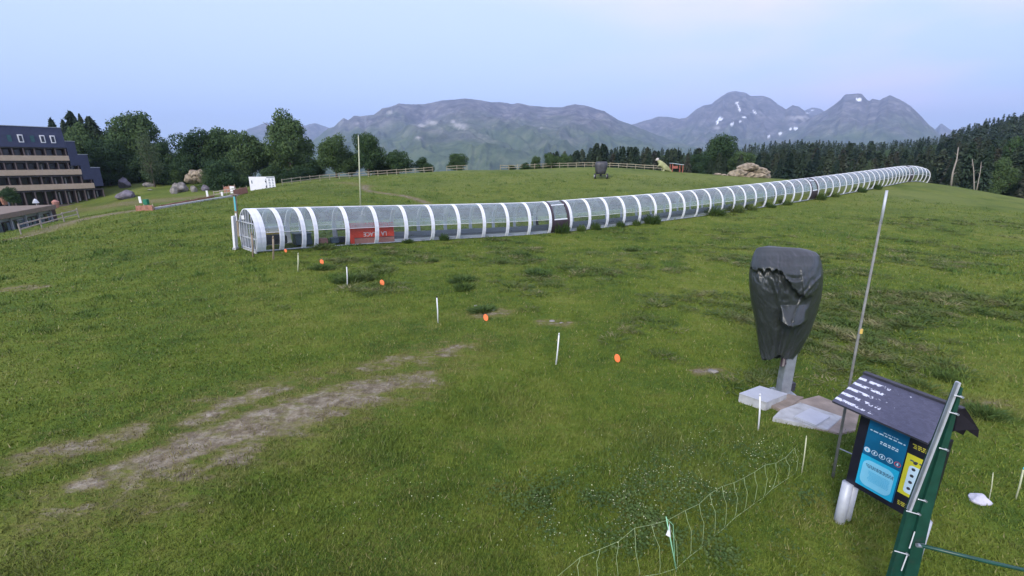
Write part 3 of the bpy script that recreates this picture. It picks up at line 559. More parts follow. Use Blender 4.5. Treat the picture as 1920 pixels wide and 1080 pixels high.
# forest: outline of the tree tops sighted across the picture
OUT = [(985,308),(1000,298),(1030,286),(1060,280),(1115,270),(1150,276),(1200,277),(1300,280),(1380,272),(1450,266),(1500,263),(1600,268),(1700,263),(1750,256),(1800,236),(1850,216),(1930,203),(2100,190)]
ox = [p[0] for p in OUT]; oy = [p[1] for p in OUT]
FOR = []
def far_forest():
    base = []
    for k_ in range(4):
        me = conifer_mesh(500+k_, 300, .20, .6, .04); co_ = np.zeros(len(me.vertices)*3, np.float32); me.vertices.foreach_get('co', co_); base.append(co_.reshape(-1, 3)); bpy.data.meshes.remove(me)
    V = []; n_ = 1100; px = 1020+930*RNG.random(n_); Yq = 225+185*RNG.random(n_)**.8; d = np.array([tuple(ray(a, 290)) for a in px]); X = d[:, 0]/d[:, 1]*Yq; Z = hz(X, Yq)
    for i in range(n_):
        if px[i] < 1080 and Yq[i] > 300: continue
        top = np.interp(px[i], ox, oy)+random.uniform(-4, 10); h = min(random.uniform(8, 15), at(px[i], top, Yq[i]).z-Z[i])
        if h < 3: continue
        a = random.random()*6.28; b_ = base[i % 4]; w_ = h*random.uniform(.8, 1.3); c_, s_ = math.cos(a), math.sin(a)
        V.append(np.c_[(b_[:, 0]*c_-b_[:, 1]*s_)*w_+X[i], (b_[:, 0]*s_+b_[:, 1]*c_)*w_+Yq[i], b_[:, 2]*h*1.0+Z[i]-.3])
    V = np.concatenate(V); me = npmesh('far_forest', V, np.arange(len(V)).reshape(-1, 4), M['needle_far'], 4); tag(link('far_forest', me), 'far dark conifer forest covering the hillside behind the nearer conifers', 'forest', kind='stuff')
def put_conifer(px, Y, hlo, hhi, jit=9, limit=True):
    g_ = GY(px, Y); h = random.uniform(hlo, hhi); top = np.interp(px, ox, oy)+random.uniform(-3, jit)
    if limit: h = min(h, at(px, top, Y).z-g_.z)
    if h < 3.2: return
    FOR.append((g_, h))
far_forest()
for Y, n_, lo, hi in ((112, 26, 5, 8), (120, 36, 6, 9), (132, 44, 7, 11), (148, 48, 8, 12), (168, 52, 9, 13), (195, 50, 10, 14)):
    for i in range(n_):
        px = 1010+(1960-1010)*(i+random.random())/n_
        if Y < 120 and px < 1300: continue
        if px < 1035 and random.random() < .5: continue
        put_conifer(px, Y+random.uniform(-5, 9), lo+(5 if px < 1320 else 0), hi+(5 if px < 1320 else 0), 22)
for px, h in ((1060, 11), (1078, 12), (1116, 15), (1130, 13), (1165, 12), (1188, 11), (1210, 12)): put_conifer(px, 142, h, h+2, -3)
for i in range(14): put_conifer(1775+160*(i+random.random())/14, random.uniform(92, 108), 7, 13)

FOR = FOR[:296]
for i, (g_, h) in enumerate(FOR):
    k_ = random.randrange(5); wd = h*random.uniform(.75, 1.25)
    tree('conifer_tree', CN[k_], (g_.x, g_.y, g_.z-.3), h, wd, random.random()*6.28, 'dark conifer standing in the dense forest beyond the meadow and tunnel', 'conifer', 'forest conifers')
for a in [(1345,252,128,72,'tall airy poplar like tree rising above the conifers left of the rock heap'),(1390,284,122,60,'rounded broadleaf tree behind the rock heap'),(1310,290,124,50,'rounded broadleaf tree behind the red posted shelter'),
          (1890,262,110,60,'paler round tree low on the wooded slope at the right edge'),(1055,288,120,34,'light green round tree at the left end of the conifer forest'),(1875,300,98,60,'dense round tree right of the leaning bare snags')]:
    ptree('forest_broadleaf', BR[random.randrange(5)], a[0], a[1], a[2], a[3], a[4], group='broadleaf trees at the forest edge')
ptree('pale_tree', (BL, BR[1][1]), 1626, 300, 110, 18, 'small pale dead looking tree behind the far part of the tunnel', group='broadleaf trees at the forest edge')
def bush_line(pts, label_fmt, group):
    for i, (px, Y, w_, h_, lab) in enumerate(pts):
        g_ = GY(px, Y); tree('bush', BR[i % 5], (g_.x, g_.y, g_.z-h_*.35), h_*1.4, w_, i*1.3, lab, 'bush', group)
bush_line([(1005,98,3,2.4,'leftmost low bush behind the crest fence'),(1030,99,4,3,'second low bush behind the crest fence'),(985,97,3,1.2,'tiny bush at the left end of the crest fence'),(960,97,2.4,.9,'smallest bush left of the crest fence')], '', 'bushes behind the crest fence')

# ------------------------------------------------------------------ rocks
def rock(name, c, size, seed, m, label, group=None, cat='rock', n_=3, flat=.25):
    bm = bmesh.new(); bmesh.ops.create_icosphere(bm, subdivisions=n_, radius=1); g = random.Random(seed); off = [Vector((g.uniform(-1, 1), g.uniform(-1, 1), g.uniform(-.6, 1))).normalized() for _ in range(11)]
    lv = [g.uniform(.55, .86) for _ in off]
    for v_ in bm.verts:
        p = v_.co.copy()
        for d_, l_ in zip(off, lv):
            k_ = p.dot(d_)
            if k_ > l_: p -= d_*(k_-l_)*.92
        n_v = float(fbm(p.x*2.2+seed, p.y*2.2+p.z*1.7, 3, seed)); p *= .86+.32*n_v; v_.co = Vector((p.x*size[0], p.y*size[1], p.z*size[2]))
    me = bpy.data.meshes.new(name); bm.to_mesh(me); bm.free(); me.materials.append(m); o = link(name, me); o.location = c; o.rotation_euler.z = 0
    return tag(o, label, cat, group) if label else o
def prock(px, py, wpx, hpx, Y, m, label, seed, group='boulders on the slope left of the white board'):
    g_ = GY(px, Y, py); s_ = Y/F; return rock('boulder', (g_.x, Y, g_.z+.32*hpx*s_), (wpx*s_*.55, wpx*s_*.5, hpx*s_*.58), seed, m, label, group)
for a in [(230,330,20,20,101,M['rock_mauve'],'pinkish upright boulder at the foot of the dark trees'),(237,361,36,17,91,M['rock_mauve'],'wide mauve grey boulder nearest the apartment block'),
          (277,338,20,9,101,M['rock'],'pale flat topped boulder under the slender pale tree'),(326,338,10,12,98,M['rock'],'small pale upright stone behind the largest pale boulder'),
          (341,350,19,20,94,M['rock'],'largest pale boulder, leaning, in the middle of the slope'),(326,358,13,17,92,M['rock'],'pointed pale boulder left of the leaning one'),
          (364,354,11,14,93,M['rock'],'rounded pale stone right of the leaning boulder'),(386,355,14,12,94,M['rock_mauve'],'brownish low stone beside the bushy shrub'),(280,347,8,2,97,M['rock'],'thin pale flat stone in the grass under the flat topped boulder'),(345,338,9,4,98,M['rock'],'small low stone above the leaning boulder')]:
    prock(*a, seed=int(a[0]))
def rock_heap(name, px, py, wpx, hpx, Y, m, label, nr, seed, group=None):
    g_ = at(px, py, Y); s_ = Y/F; e_ = empty(name, g_, label, 'rock outcrop', group); g = random.Random(seed)
    for i in range(nr):
        fx = g.uniform(-.42, .42); fz = g.uniform(.08, .85)*(1-abs(fx)*1.5); sz_ = g.uniform(.16, .3)
        o = rock('stone', (fx*wpx*s_, g.uniform(-.3, .3)*wpx*s_*.5, fz*hpx*s_), (wpx*s_*sz_, wpx*s_*sz_, hpx*s_*sz_*1.0), seed*50+i, m, None, n_=2); o.parent = e_
rock_heap('rock_outcrop', 371, 341, 38, 34, 99, M['rock_tan'], 'tan layered rock outcrop with a pale cap between the trees', 15, 4)
rock_heap('rock_heap', 1405, 333, 62, 28, 90, M['rock_tan'], 'heap of pale brown rubble at the meadow edge before the forest', 26, 6)
rock_heap('low_rock_heap', 1352, 331, 30, 9, 91, M['rock_tan'], 'low band of stones left of the tall rubble heap', 10, 8)
p = G(1834, 940); rock('white_stone', (p.x, p.y, p.z+.03), (.19, .14, .11), 3, M['rock_white'], 'pale whitish stone lying in the grass right of the green steel beam')
for i, (px, py, s_, lab) in enumerate([(1337,698,.13,'flat tan stone in the bare patch left of the covered snow cannon'),(905,578,.10,'pale stone among leafy weeds behind the second nearest orange marker'),(925,583,.08,'smaller pale stone right of the one among the leafy weeds'),(1035,603,.09,'pale stone just above the nearest white stake'),(1052,606,.07,'small stone right above the nearest white stake'),(892,574,.07,'little stone at the left edge of the leafy weeds')]):
    p = G(px, py); rock('small_stone', (p.x, p.y, p.z+.01), (s_*1.3, s_, s_*.55), 60+i, M['rock'], lab, 'small stones in the meadow', n_=2)

# ------------------------------------------------------------------ the covered conveyor tunnel
pth = catmull([tuple(at(a, b_, y)) for (a, b_), y in zip(TOPS, TY)], 40); seg = np.r_[0, np.cumsum(np.linalg.norm(np.diff(pth, axis=0), axis=1))]
SP_ = 1.70; LEN = seg[-1]
def tp_(s_):
    s_ = min(max(s_, 0), LEN); p = Vector([float(np.interp(s_, seg, pth[:, i])) for i in range(3)]); p.z -= th_at(p.y)
    q = Vector([float(np.interp(min(s_+.6, LEN), seg, pth[:, i])) for i in range(3)])-Vector([float(np.interp(max(s_-.6, 0), seg, pth[:, i])) for i in range(3)])
    q.normalize(); nrm = Vector((q.y, -q.x, 0)).normalized(); up = nrm.cross(q).normalized(); up = up if up.z > 0 else -up
    return p, q, nrm, up        # nrm points towards the camera side
def prof(a, grow=0.0):
    """angle in degrees, 0 = camera side, 90 = top"""
    an = R(a); return (TW+grow)*math.cos(an), .95+(TH-.95+grow)*math.sin(an)
def tpt(s_, a, grow=0.0, da=0.0):
    p, q, nrm, up = tp_(s_); x, z = prof(a, grow); z *= th_at(p.y)/TH; return p+nrm*x+up*z+q*da
p0 = tp_(0)[0]
tun = empty('conveyor_tunnel', (0, 0, 0), 'long see through conveyor tunnel with white hoops winding uphill across the meadow', 'tunnel')
A0, A1 = -36, 216
def strip(s0, s1, a0, a1, grow, na=16, ns=2, thick=.0):
    mb = MB(); vs = []; 
    for i in range(ns+1):
        s_ = s0+(s1-s0)*i/ns
        for j in range(na+1): vs.append(tpt(s_, a0+(a1-a0)*j/na, grow))
    if thick:
        for i in range(ns+1):
            s_ = s0+(s1-s0)*i/ns
            for j in range(na+1): vs.append(tpt(s_, a0+(a1-a0)*j/na, grow+thick))
    W_ = na+1; fs = [(i*W_+j, i*W_+j+1, (i+1)*W_+j+1, (i+1)*W_+j) for i in range(ns) for j in range(na)]
    if thick:
        n0 = (ns+1)*W_; fs += [tuple(x+n0 for x in f[::-1]) for f in fs]
        for j in range(na): fs += [(j, j+1, n0+j+1, n0+j), (ns*W_+j, ns*W_+j+1, n0+ns*W_+j+1, n0+ns*W_+j)]
        for i in range(ns): fs += [(i*W_, (i+1)*W_, n0+(i+1)*W_, n0+i*W_), (i*W_+na, (i+1)*W_+na, n0+(i+1)*W_+na, n0+i*W_+na)]
    mb.add(vs, fs); return mb
nb = int(LEN/SP_)
RPX = [479, 532, 573, 596, 655, 710, 765, 815, 863.5, 911, 955, 996, 1034.5, 1073, 1108, 1141.5, 1173, 1202]
_ss = np.arange(0.1, LEN, .04); _pp = [proj(tpt(x, 12))[0] for x in _ss]
ribs = [max(.27, float(np.interp(x, _pp, _ss))-.15) for x in RPX]; SP_ = ribs[-1]-ribs[-2]; s_ = ribs[-1]+2.08
while s_ < LEN-.2: ribs.append(s_); s_ += 2.08
dark_bays = set()
for tx in (1046, 1520, 1697):
    dark_bays.add(min(range(len(ribs)-1), key=lambda i: abs(proj(tpt((ribs[i]+ribs[i+1])/2, 40))[0]-tx-8)))
for i, s_ in enumerate(ribs):
    w_ = .50 if i == 0 else (.27 if s_ < 40 else .22 if s_ < 62 else .15)
    mb = strip(s_-w_/2, s_-w_*.12, A0, A1, .012, 22, 1, .05); m2 = strip(s_+w_*.12, s_+w_/2, A0, A1, .012, 22, 1, .05); m3 = strip(s_-w_*.11, s_+w_*.11, A0, A1, .012, 22, 1, .03)
    mb.add(m2.v, m2.f); mb.add(m3.v, m3.f); mb.build('hoop', M['white_rib'], tun)
for i in range(len(ribs)-1):
    a, b_ = ribs[i]+.16, ribs[i+1]-.16
    if i == 0: a = ribs[0]+.26
    if i in dark_bays:
        for a2, b2 in ((a, a+.24), (b_-.24, b_)): strip(a2, b2, A0, A1, .005, 22, 1, .05).build('door_jamb', M['door_dark'], tun)
        dr = strip(a+.25, b_-.25, A0, 5, .0, 8, 1, .04).build('door', M['door_dark'], tun)
        strip(a+.27, b_-.27, 8, 172, 0, 18, 1).build('upper_panel', M['panel_up'], tun)
        bm_ = strip(a+.25, b_-.25, 5.2, 8, .0, 2, 1, .05); tt = strip(a+.25, b_-.25, 55, 58, .0, 2, 1, .05); bm_.add(tt.v, tt.f); bm_.build('door_rail', M['white_rib'], tun)
        strip(a+.25, b_-.25, 175, A1, .0, 8, 1).build('far_panel', M['panel_low'], tun); continue
    strip(a, b_, 9, 171, 0, 20, 1).build('upper_panel', M['panel_up'], tun)
    strip(a, b_, A0, 7.5, 0, 8, 1).build('lower_panel', M['panel_low'], tun); strip(a, b_, 172.5, A1, 0, 8, 1).build('far_panel', M['panel_low'], tun)
# white strip painting the sky's reflection on the ridge, plus full-length edge seams
ss = list(np.arange(0.05, LEN, .85))
for a_, r_, nm in ((90, .035, 'ridge_glint'), (8, .016, 'side_seam'), (172, .016, 'side_seam')):
    MB().tube([tpt(x, a_, .02) for x in ss], r_, 6).build(nm, M['white_rib'], tun, True)
for a_ in (A0, A1): MB().tube([tpt(x, a_, .03) for x in ss], .05, 4).build('base_rail', M['grey_metal'], tun)
def lane(x0, x1, z0, z1, m, nm, s0=0.3, s1=None):
    vs = []; fs = []; s1 = s1 or LEN; sl_ = np.arange(s0, s1, .85)
    for x in sl_:
        p, q, nrm, up = tp_(x)
        for xx, zz in ((x0, z0), (x1, z0), (x1, z1), (x0, z1)): vs.append(p+nrm*xx+up*zz)
    for i in range(len(sl_)-1): fs += [(i*4+j, i*4+(j+1) % 4, i*4+4+(j+1) % 4, i*4+4+j) for j in range(4)]
    fs += [(0, 1, 2, 3), tuple((len(sl_)-1)*4+j for j in (3, 2, 1, 0))]
    MB().add(vs, fs).build(nm, m, tun)
lane(-.42, .42, .05, .20, M['belt'], 'conveyor_belt', 6); lane(-1.02, -.94, .02, .46, M['side_panel'], 'side_board', 8.2); lane(.98, 1.02, .02, .24, M['side_panel'], 'side_board', 8.2)
# end gate: lattice set in the mouth of the tunnel
p, q, nrm, up = tp_(0.02); gt = MB()
def gpt(x, z, o=0): return p+nrm*x+up*z+q*o
def halfw(z): k_ = (z-.95)/(TH-.95); return TW*math.sqrt(max(0, 1-k_*k_))
for x in (-1.12, -.78, -.40, 0.0, .40, .78, 1.12):
    zt = .95+(2.36-.95)*math.sqrt(max(0, 1-(x/TW)**2)); gt.beam(gpt(x, .1), gpt(x, zt), .06, .05, q)
for z in (.12, .75, 1.62): gt.beam(gpt(-halfw(z), z, -.03), gpt(halfw(z), z, -.03), .05, .06)
gt.build('end_gate', M['bar_metal'], tun); mb = MB(); mb.beam(gpt(-1.1, -.02, -.02), gpt(1.1, -.02, -.02), .08, .14); mb.build('gate_sill', M['concrete'], tun)
MB().box(gpt(-.2, 1.9, -.08), (.16, .08, .22)).build('gate_notice', M['white'], tun)
# things stored behind the clear panels near the mouth
def inpt(s_, x, z): p, q, nrm, up = tp_(s_); return p+nrm*x+up*z
def frame_at(s_, x=0, z=0):
    p, q, nrm, up = tp_(s_); r3 = Matrix((q, nrm.cross(Vector((0, 0, 1))).cross(q)*0+Vector((-nrm.x, -nrm.y, 0)), Vector((0, 0, 1)))).transposed(); return p+nrm*x+Vector((0, 0, z)), r3
c_, r3 = frame_at(1.35, .1, .12); mc = empty('yellow_machine', c_, 'yellow snow machine body parked behind the first clear panel of the tunnel', 'machine')
mb = MB(); mb.box((0, 0, .95), (1.3, .7, .38), mtx=r3); mb.build('body', M['yellow'], mc, bevel=.05); mb = MB(); mb.box((0, 0, .42), (1.5, .8, .5), mtx=r3); mb.build('track', M['dark_metal'], mc, bevel=.05)
mb = MB(); mb.box((0, 0, 1.17), (1.7, .8, .05), mtx=r3); mb.build('cover', M['grey_metal'], mc)
c_, r3 = frame_at(3.2, 0, .1); mc = empty('control_desk', c_, 'blue grey control desk with a pale top in the second bay of the tunnel', 'machine'); MB().box((0, 0, .35), (1.0, .6, .7), mtx=r3).build('cabinet', M['blue_glass'], mc, bevel=.02); MB().box((0, 0, .73), (1.1, .7, .05), mtx=r3).build('top', M['side_panel'], mc)
c_, r3 = frame_at(5.7, .2, .1); mc = empty('stored_frame', c_, 'small grey rack with a dark crossbar stored in the bay left of the red banner', 'rack')
for x in (-.3, .3): MB().box(r3@Vector((x, 0, .6)), (.05, .05, 1.2), mtx=r3).build('post', M['side_panel'], mc)
MB().box((0, 0, .85), (.6, .05, .1), mtx=r3).build('crossbar', M['dark_metal'], mc); MB().box((0, 0, .2), (1.2, .5, .35), mtx=r3).build('base', M['dark_metal'], mc, bevel=.04)
for i, (s_, x, mm, nm, lb) in enumerate([(4.35, .5, 'pink_banner', 'storage_box', 'faded pink box on the tunnel floor between the close pair of hoops'), (5.1, .5, 'blue_glass', 'storage_box', 'dark blue grey box on the tunnel floor left of the grey rack'), (6.25, .55, 'dark_metal', 'storage_box', 'dark box on the tunnel floor touching the red banner')]):
    c_, r3 = frame_at(s_, x, .16); tag(MB().box((0, 0, .15), (.5, .4, .34), mtx=r3).build(nm, M[mm], bevel=.03, loc=c_), lb, 'box', 'boxes stored in the tunnel')
# banner hung upside down just inside the camera side
def sat(px, z):      # arc length whose camera-side wall shows at this column
    return min(np.arange(0, 30, .02), key=lambda s_: abs(proj(inpt(s_, 1.0, z))[0]-px))
sa, sb = sat(656, .8), sat(739, .8); ban = empty('red_banner', inpt(sa, 1.0, .1), 'red banner with upside down white lettering inside the near side of the tunnel', 'banner')
def bpos(f, z, o=0):
    s_ = sa+(sb-sa)*f; p, q, nrm, up = tp_(s_); return p+nrm*(1.03+o)+Vector((0, 0, z))-ban.location
def bpatch(f0, f1, z0, z1, o, m, nm, par=ban):
    mb = MB(); n_ = 12; vs = [bpos(f0+(f1-f0)*i/n_, z, o+d_) for d_ in (0, -.006) for z in (z0, z1) for i in range(n_+1)]; W_ = n_+1
    fs = [(i, i+1, W_+i+1, W_+i) for i in range(n_)]+[(2*W_+i, 3*W_+i, 3*W_+i+1, 2*W_+i+1) for i in range(n_)]
    return mb.add(vs, fs).build(nm, m, par)
bpatch(0, 1, .02, 1.46, 0, M['red_banner'], 'sheet'); bpatch(.09, 1, .04, .42, .004, M['pink_banner'], 'lower_strip'); bpatch(.09, 1, .42, .46, .008, M['door_dark'], 'stripe')
def text_data(s_, size, ext=.0):
    c = bpy.data.curves.new('txt', 'FONT'); c.body = s_; c.size = size; c.align_x = 'CENTER'; c.align_y = 'CENTER'; c.extrude = ext; c.offset = size*.015
    o = bpy.data.objects.new('txt', c); COL.objects.link(o); bpy.context.view_layer.update(); me = bpy.data.meshes.new_from_object(o.evaluated_get(bpy.context.evaluated_depsgraph_get())); bpy.data.objects.remove(o); return me
me = text_data('LA  PLACE', .40); L_ = sb-sa
for v_ in me.vertices:
    x, y = -v_.co.x, -v_.co.y; v_.co = bpos(.56+x*.92/L_, .68+y, .010)
me.materials.append(M['letter_white']); link('lettering', me, ban)
print('TUN', LEN, len(ribs), 'gate base px', proj(tp_(0)[0]), 'end', proj(tp_(LEN)[0]))
# weeds against the tunnel foot
lst = [(1050,.9,.9),(1085,.5,.6),(1112,.55,.7),(1160,.5,.55),(1190,.45,.6),(1217,1.1,.9),(1335,1.3,.9),(1375,1.1,.9),(1470,.8,.6),(1530,1.1,.9),(1560,.8,.7),(1610,.9,.8),(1640,.8,.9),(832,.45,.5),(600,.9,.35),(760,.5,.3),(1440,.8,.5),(1405,.8,.6)]
lst.sort(); ORD = ['first','second','third','fourth','fifth','sixth','seventh','eighth','ninth','tenth','eleventh','twelfth','thirteenth','fourteenth','fifteenth','sixteenth','seventeenth','eighteenth','nineteenth','twentieth']
def weed_mesh(seed, n_=420):
    g = np.random.default_rng(seed); a = g.random(n_)*6.283; r_ = g.random(n_)**.5*.45; h = (1-r_*1.2)*(.6+.8*g.random(n_)); X = np.cos(a)*r_; Y = np.sin(a)*r_
    la = a+g.normal(0, .5, n_); ln = .12+.18*g.random(n_); wd = .022; th = g.random(n_)*6.283; zb = h*g.random(n_)*.6
    V = np.stack([np.c_[X-np.cos(th)*wd, Y-np.sin(th)*wd, zb-.05], np.c_[X+np.cos(th)*wd, Y+np.sin(th)*wd, zb-.05], np.c_[X+np.cos(la)*ln*.6+np.cos(th)*wd, Y+np.sin(la)*ln*.6+np.sin(th)*wd, zb+h*.35], np.c_[X+np.cos(la)*ln, Y+np.sin(la)*ln, zb*.5+h*.8]], 1)
    return npmesh('weed_clump', V.reshape(-1, 3), np.arange(n_*4).reshape(-1, 4), M['weed'], 4)
WM = [weed_mesh(i) for i in range(4)]
def rough_tufts():
    g = np.random.default_rng(77); base = []
    for k_ in range(4):
        me = weed_mesh(30+k_, 60); c_ = np.zeros(len(me.vertices)*3, np.float32); me.vertices.foreach_get('co', c_); base.append(c_.reshape(-1, 3)); bpy.data.meshes.remove(me)
    V = []; n_ = 5200; px = 300+1700*g.random(n_); pyy = 400+330*g.random(n_)**1.1; d = np.array([tuple(ray(a, b2)) for a, b2 in zip(px, pyy)]); Yq = np.clip(CH/np.maximum(-d[:, 2]/d[:, 1], .02), 6, 75); X = d[:, 0]/d[:, 1]*Yq; Z = hz(X, Yq)
    den = np.clip((fbm(X/3.4, Yq/3.4, 4, 71)-.44)*8, 0, 1)*np.clip((px-430)/300, .12, 1); den = den*np.clip((Yq-np.where(px < 1150, 16, 9))/5, 0, 1)*.85; kp = (g.random(n_) < den); X = X[kp]; Yq = Yq[kp]; Z = Z[kp]
    for i in range(len(X)):
        a = g.random()*6.28; b_ = base[i % 4]; w_ = (.35+.6*g.random())*(1+Yq[i]/60); h_ = (.07+.13*g.random()**2)*(1+Yq[i]/90); c_, s_ = math.cos(a), math.sin(a)
        V.append(np.c_[(b_[:, 0]*c_-b_[:, 1]*s_)*w_+X[i], (b_[:, 0]*s_+b_[:, 1]*c_)*w_+Yq[i], b_[:, 2]*h_+Z[i]])
    V = np.concatenate(V); print('tufts', len(X)); tag(link('rough_tufts', npmesh('rough_tufts', V, np.arange(len(V)).reshape(-1, 4), M['tuft'], 4)), 'rough low weeds and tussocks scattered over the middle slope', 'tussocks', kind='stuff')
rough_tufts()
for i, (px, w_, h_) in enumerate(lst):
    s_ = min(np.arange(0, LEN, .2), key=lambda s__: abs(proj(tpt(s__, A0))[0]-px)); q_ = tpt(s_, A0); pn = tp_(s_)[2]; q_ = q_+pn*.3
    o = link('weed_clump', WM[i % 4]); o.location = (q_.x, q_.y, gz(q_.x, q_.y)-.02); o.scale = (w_*1.5, w_*1.5, h_*1.1); o.rotation_euler.z = i*1.7
    tag(o, f'{ORD[i]} clump of tall weeds from the left along the foot of the tunnel', 'weeds', 'weed clumps along the tunnel foot')
lst = [(605,505,.7,.3,'dark weed clump right of the third orange marker from the left'),(652,528,.9,.35,'spreading weed clump around the foot of the third white stake'),(685,524,.8,.35,'weed clump left of the fourth orange marker'),(868,545,.5,.4,'dark low weed clump in mid meadow below the bushy one'),(866,528,.9,.3,'broad bushy weed clump in the middle of the meadow'),
       (1008,514,1.1,.25,'wide dark weed clump below the brown tunnel door'),(978,480,.8,.25,'flat weed clump below the tunnel left of its brown door'),(1185,470,.8,.25,'weed clump in the rough grass below the bushy tunnel weeds'),(940,494,.4,.25,'small weed tuft between the two wide clumps in mid meadow'),(812,491,.4,.25,'small weed tuft below the tunnel left of centre'),(905,583,.7,.2,'leafy weed clump around the pale stones'),(1770,712,.35,.2,'dark weed tuft above the shingled board roof'),(1845,782,.5,.25,'weed clump right of the broken roof end'),(1225,418,.5,.5,'weed clump at mid tunnel')]
for i, (px, py, w_, h_, lab) in enumerate(lst[:-1]):
    p = G(px, py); o = link('weed_clump', WM[i % 4]); o.location = (p.x, p.y, p.z-.02); o.scale = (w_*1.5, w_*1.1, h_*1.1); o.rotation_euler.z = i; tag(o, lab, 'weeds', 'weed clumps in the meadow')

# ------------------------------------------------------------------ stakes, markers, poles
def stake(px, py, px2, py2, r_, m, label, name='stake', group='stakes standing in the meadow', dY=0, cap=None, n_=8):
    b_ = G(px, py); tt = at(px2, py2, b_.y+dY); e_ = empty(name, b_, label, 'stake', group)
    top = tt-b_; mid_ = top*.5+Vector((r_*.5, 0, 0)); MB().tube([(0, 0, -.1), mid_, top], r_, n_).build('shaft', m, e_, True)
    MB().tube([top, top+top.normalized()*r_*3], [r_*1.15, r_*.6], n_).build('tip', cap or M['dark_metal'], e_, True); return e_
stake(512,487,512,447,.05,M['post_wood'],'brown wooden post standing against the second tunnel bay','wooden_post',cap=M['post_wood'])
stake(558,509,559,478,.035,M['stake_yellow'],'short straw coloured stake right of the wooden post below the tunnel',cap=M['stake_yellow'])
stake(474,482,472,440,.05,M['post_wood'],'wooden post at the near corner of the tunnel mouth','wooden_post',cap=M['post_wood'])
stake(651,537,650,500,.025,M['white'],'farthest white stake, below the red banner',cap=M['black'])
stake(821,606,819,558,.022,M['white'],'middle white stake with a black tip left of the leafy weeds',cap=M['black'])
stake(1042,685,1048,628,.020,M['white'],'white stake leaning right near the largest orange marker',cap=M['white'])
stake(1422,808,1425,742,.017,M['white'],'nearest white stake in front of the low concrete box',cap=M['white'])
stake(1503,890,1512,820,.010,M['stake_yellow'],'thin pale yellow stake at the far end of the fallen net',cap=M['stake_yellow'])
stake(1855,940,1862,888,.007,M['stake_yellow'],'very thin pale stake beside the whitish stone',cap=M['stake_yellow'])
stake(1904,938,1919,880,.012,M['stake_yellow'],'pale stake with a blue tip at the right picture edge',cap=M['cyan'])
for i, (px, py, hp, lab) in enumerate([(536,470,7,'leftmost orange disc marker, in the tunnel grass'),(604,491,10,'second orange disc marker from the left'),(717,530,12,'third orange disc marker from the left'),(911,595,14,'second nearest orange disc marker beside the leafy weeds'),(1157,671,17,'nearest and largest orange disc marker')]):
    b_ = G(px, py+hp*.5); dep = b_.y*1.02; r_ = hp*.5*dep/F; e_ = empty('disc_marker', b_, lab, 'marker', 'orange disc markers in the meadow')
    ax2 = Vector((-.25-b_.x/b_.y*.9, -1, .35)).normalized(); c_ = Vector((0, 0, r_)); mb = MB(); a = ax2.cross(Vector((0, 0, 1))).normalized(); b2 = ax2.cross(a); n_ = 20; tilt = R(20)
    vs = []
    for o_, k_ in ((-.012, .9), (-.012+.004, 1), (.008, 1), (.012, .9)):
        for j in range(n_): an = 2*math.pi*j/n_; x = math.cos(an)*r_*k_*.66; y = math.sin(an)*r_*k_*.98; vs.append(c_+a*(x*math.cos(tilt)-y*math.sin(tilt))+b2*(x*math.sin(tilt)+y*math.cos(tilt))+ax2*o_)
    fs = [(q_*n_+j, q_*n_+(j+1) % n_, (q_+1)*n_+(j+1) % n_, (q_+1)*n_+j) for q_ in range(3) for j in range(n_)]+[tuple(range(n_))[::-1], tuple(range(3*n_, 4*n_))]
    mb.add(vs, fs).build('disc', M['orange'], e_); MB().tube([(0, 0, -.08), (0, 0, r_*.5)], .006, 6).build('pin', M['grey_metal'], e_)
# tall poles
b_ = GY(675, 46, 380); tt = at(672, 255, 46); e_ = empty('tall_pole', b_, 'tall slim pale pole standing in the meadow behind the tunnel', 'pole'); MB().tube([(0, 0, -.2), (tt-b_)*.5, tt-b_], [.07, .06, .045], 10).build('shaft', M['stake_yellow'], e_, True); MB().tube([(tt-b_), (tt-b_)+Vector((0, 0, .12))], [.06, .03], 8).build('cap', M['grey_metal'], e_)
b_ = GY(1552, 6.9, 940); tt = at(1663, 357, b_.y+.1); e_ = empty('leaning_pole', b_, 'tall thin grey pole leaning right beside the information board', 'pole')
tv = tt-b_; MB().tube([(0, 0, -.2), tv*.5+Vector((-.02, 0, 0)), tv], [.023, .020, .016], 10).build('shaft', M['pole_grey'], e_, True); MB().tube([tv*.545, tv*.56], .032, 8).build('clamp', M['yellow'], e_)
MB().tube([tv*.12, tv*.12+Vector((.30, -.5, .02))], .012, 6).build('tie_bar', M['grey_metal'], e_)
MB().tube([tv*.90, tv], [.020, .018], 10).build('sleeve', M['bar_metal'], e_, True)
# post with a cyan label by the tunnel mouth
b_ = GY(452, 31, 470); tt = at(445, 366, 31); h_ = tt.z-b_.z; e_ = empty('label_post', b_, 'brown post with a cyan label and small roof behind the tunnel mouth', 'post'); e_.rotation_euler.y = .06
MB().box((0, 0, h_/2), (.16, .14, h_)).build('shaft', M['post_wood'], e_, bevel=.01); MB().box((.02, -.09, h_-.55), (.10, .03, .95)).build('label', M['cyan'], e_); mb = MB(); mb.box((0, 0, h_+.04), (.5, .4, .06)); mb.build('cap', M['canopy'], e_, bevel=.01); MB().box((.02, -.12, h_-1.45), (.1, .03, .5)).build('lower_label', M['white'], e_)
b_ = G(444, 468); e_ = empty('white_panel_post', b_, 'narrow white panel standing left of the tunnel mouth', 'panel'); e_.rotation_euler.y = .09; MB().box((-.05, 0, 1.05), (.13, .3, 1.9)).build('panel', M['white'], e_, bevel=.01); MB().box((-.05, 0, .05), (.2, .35, .15)).build('foot', M['concrete'], e_)

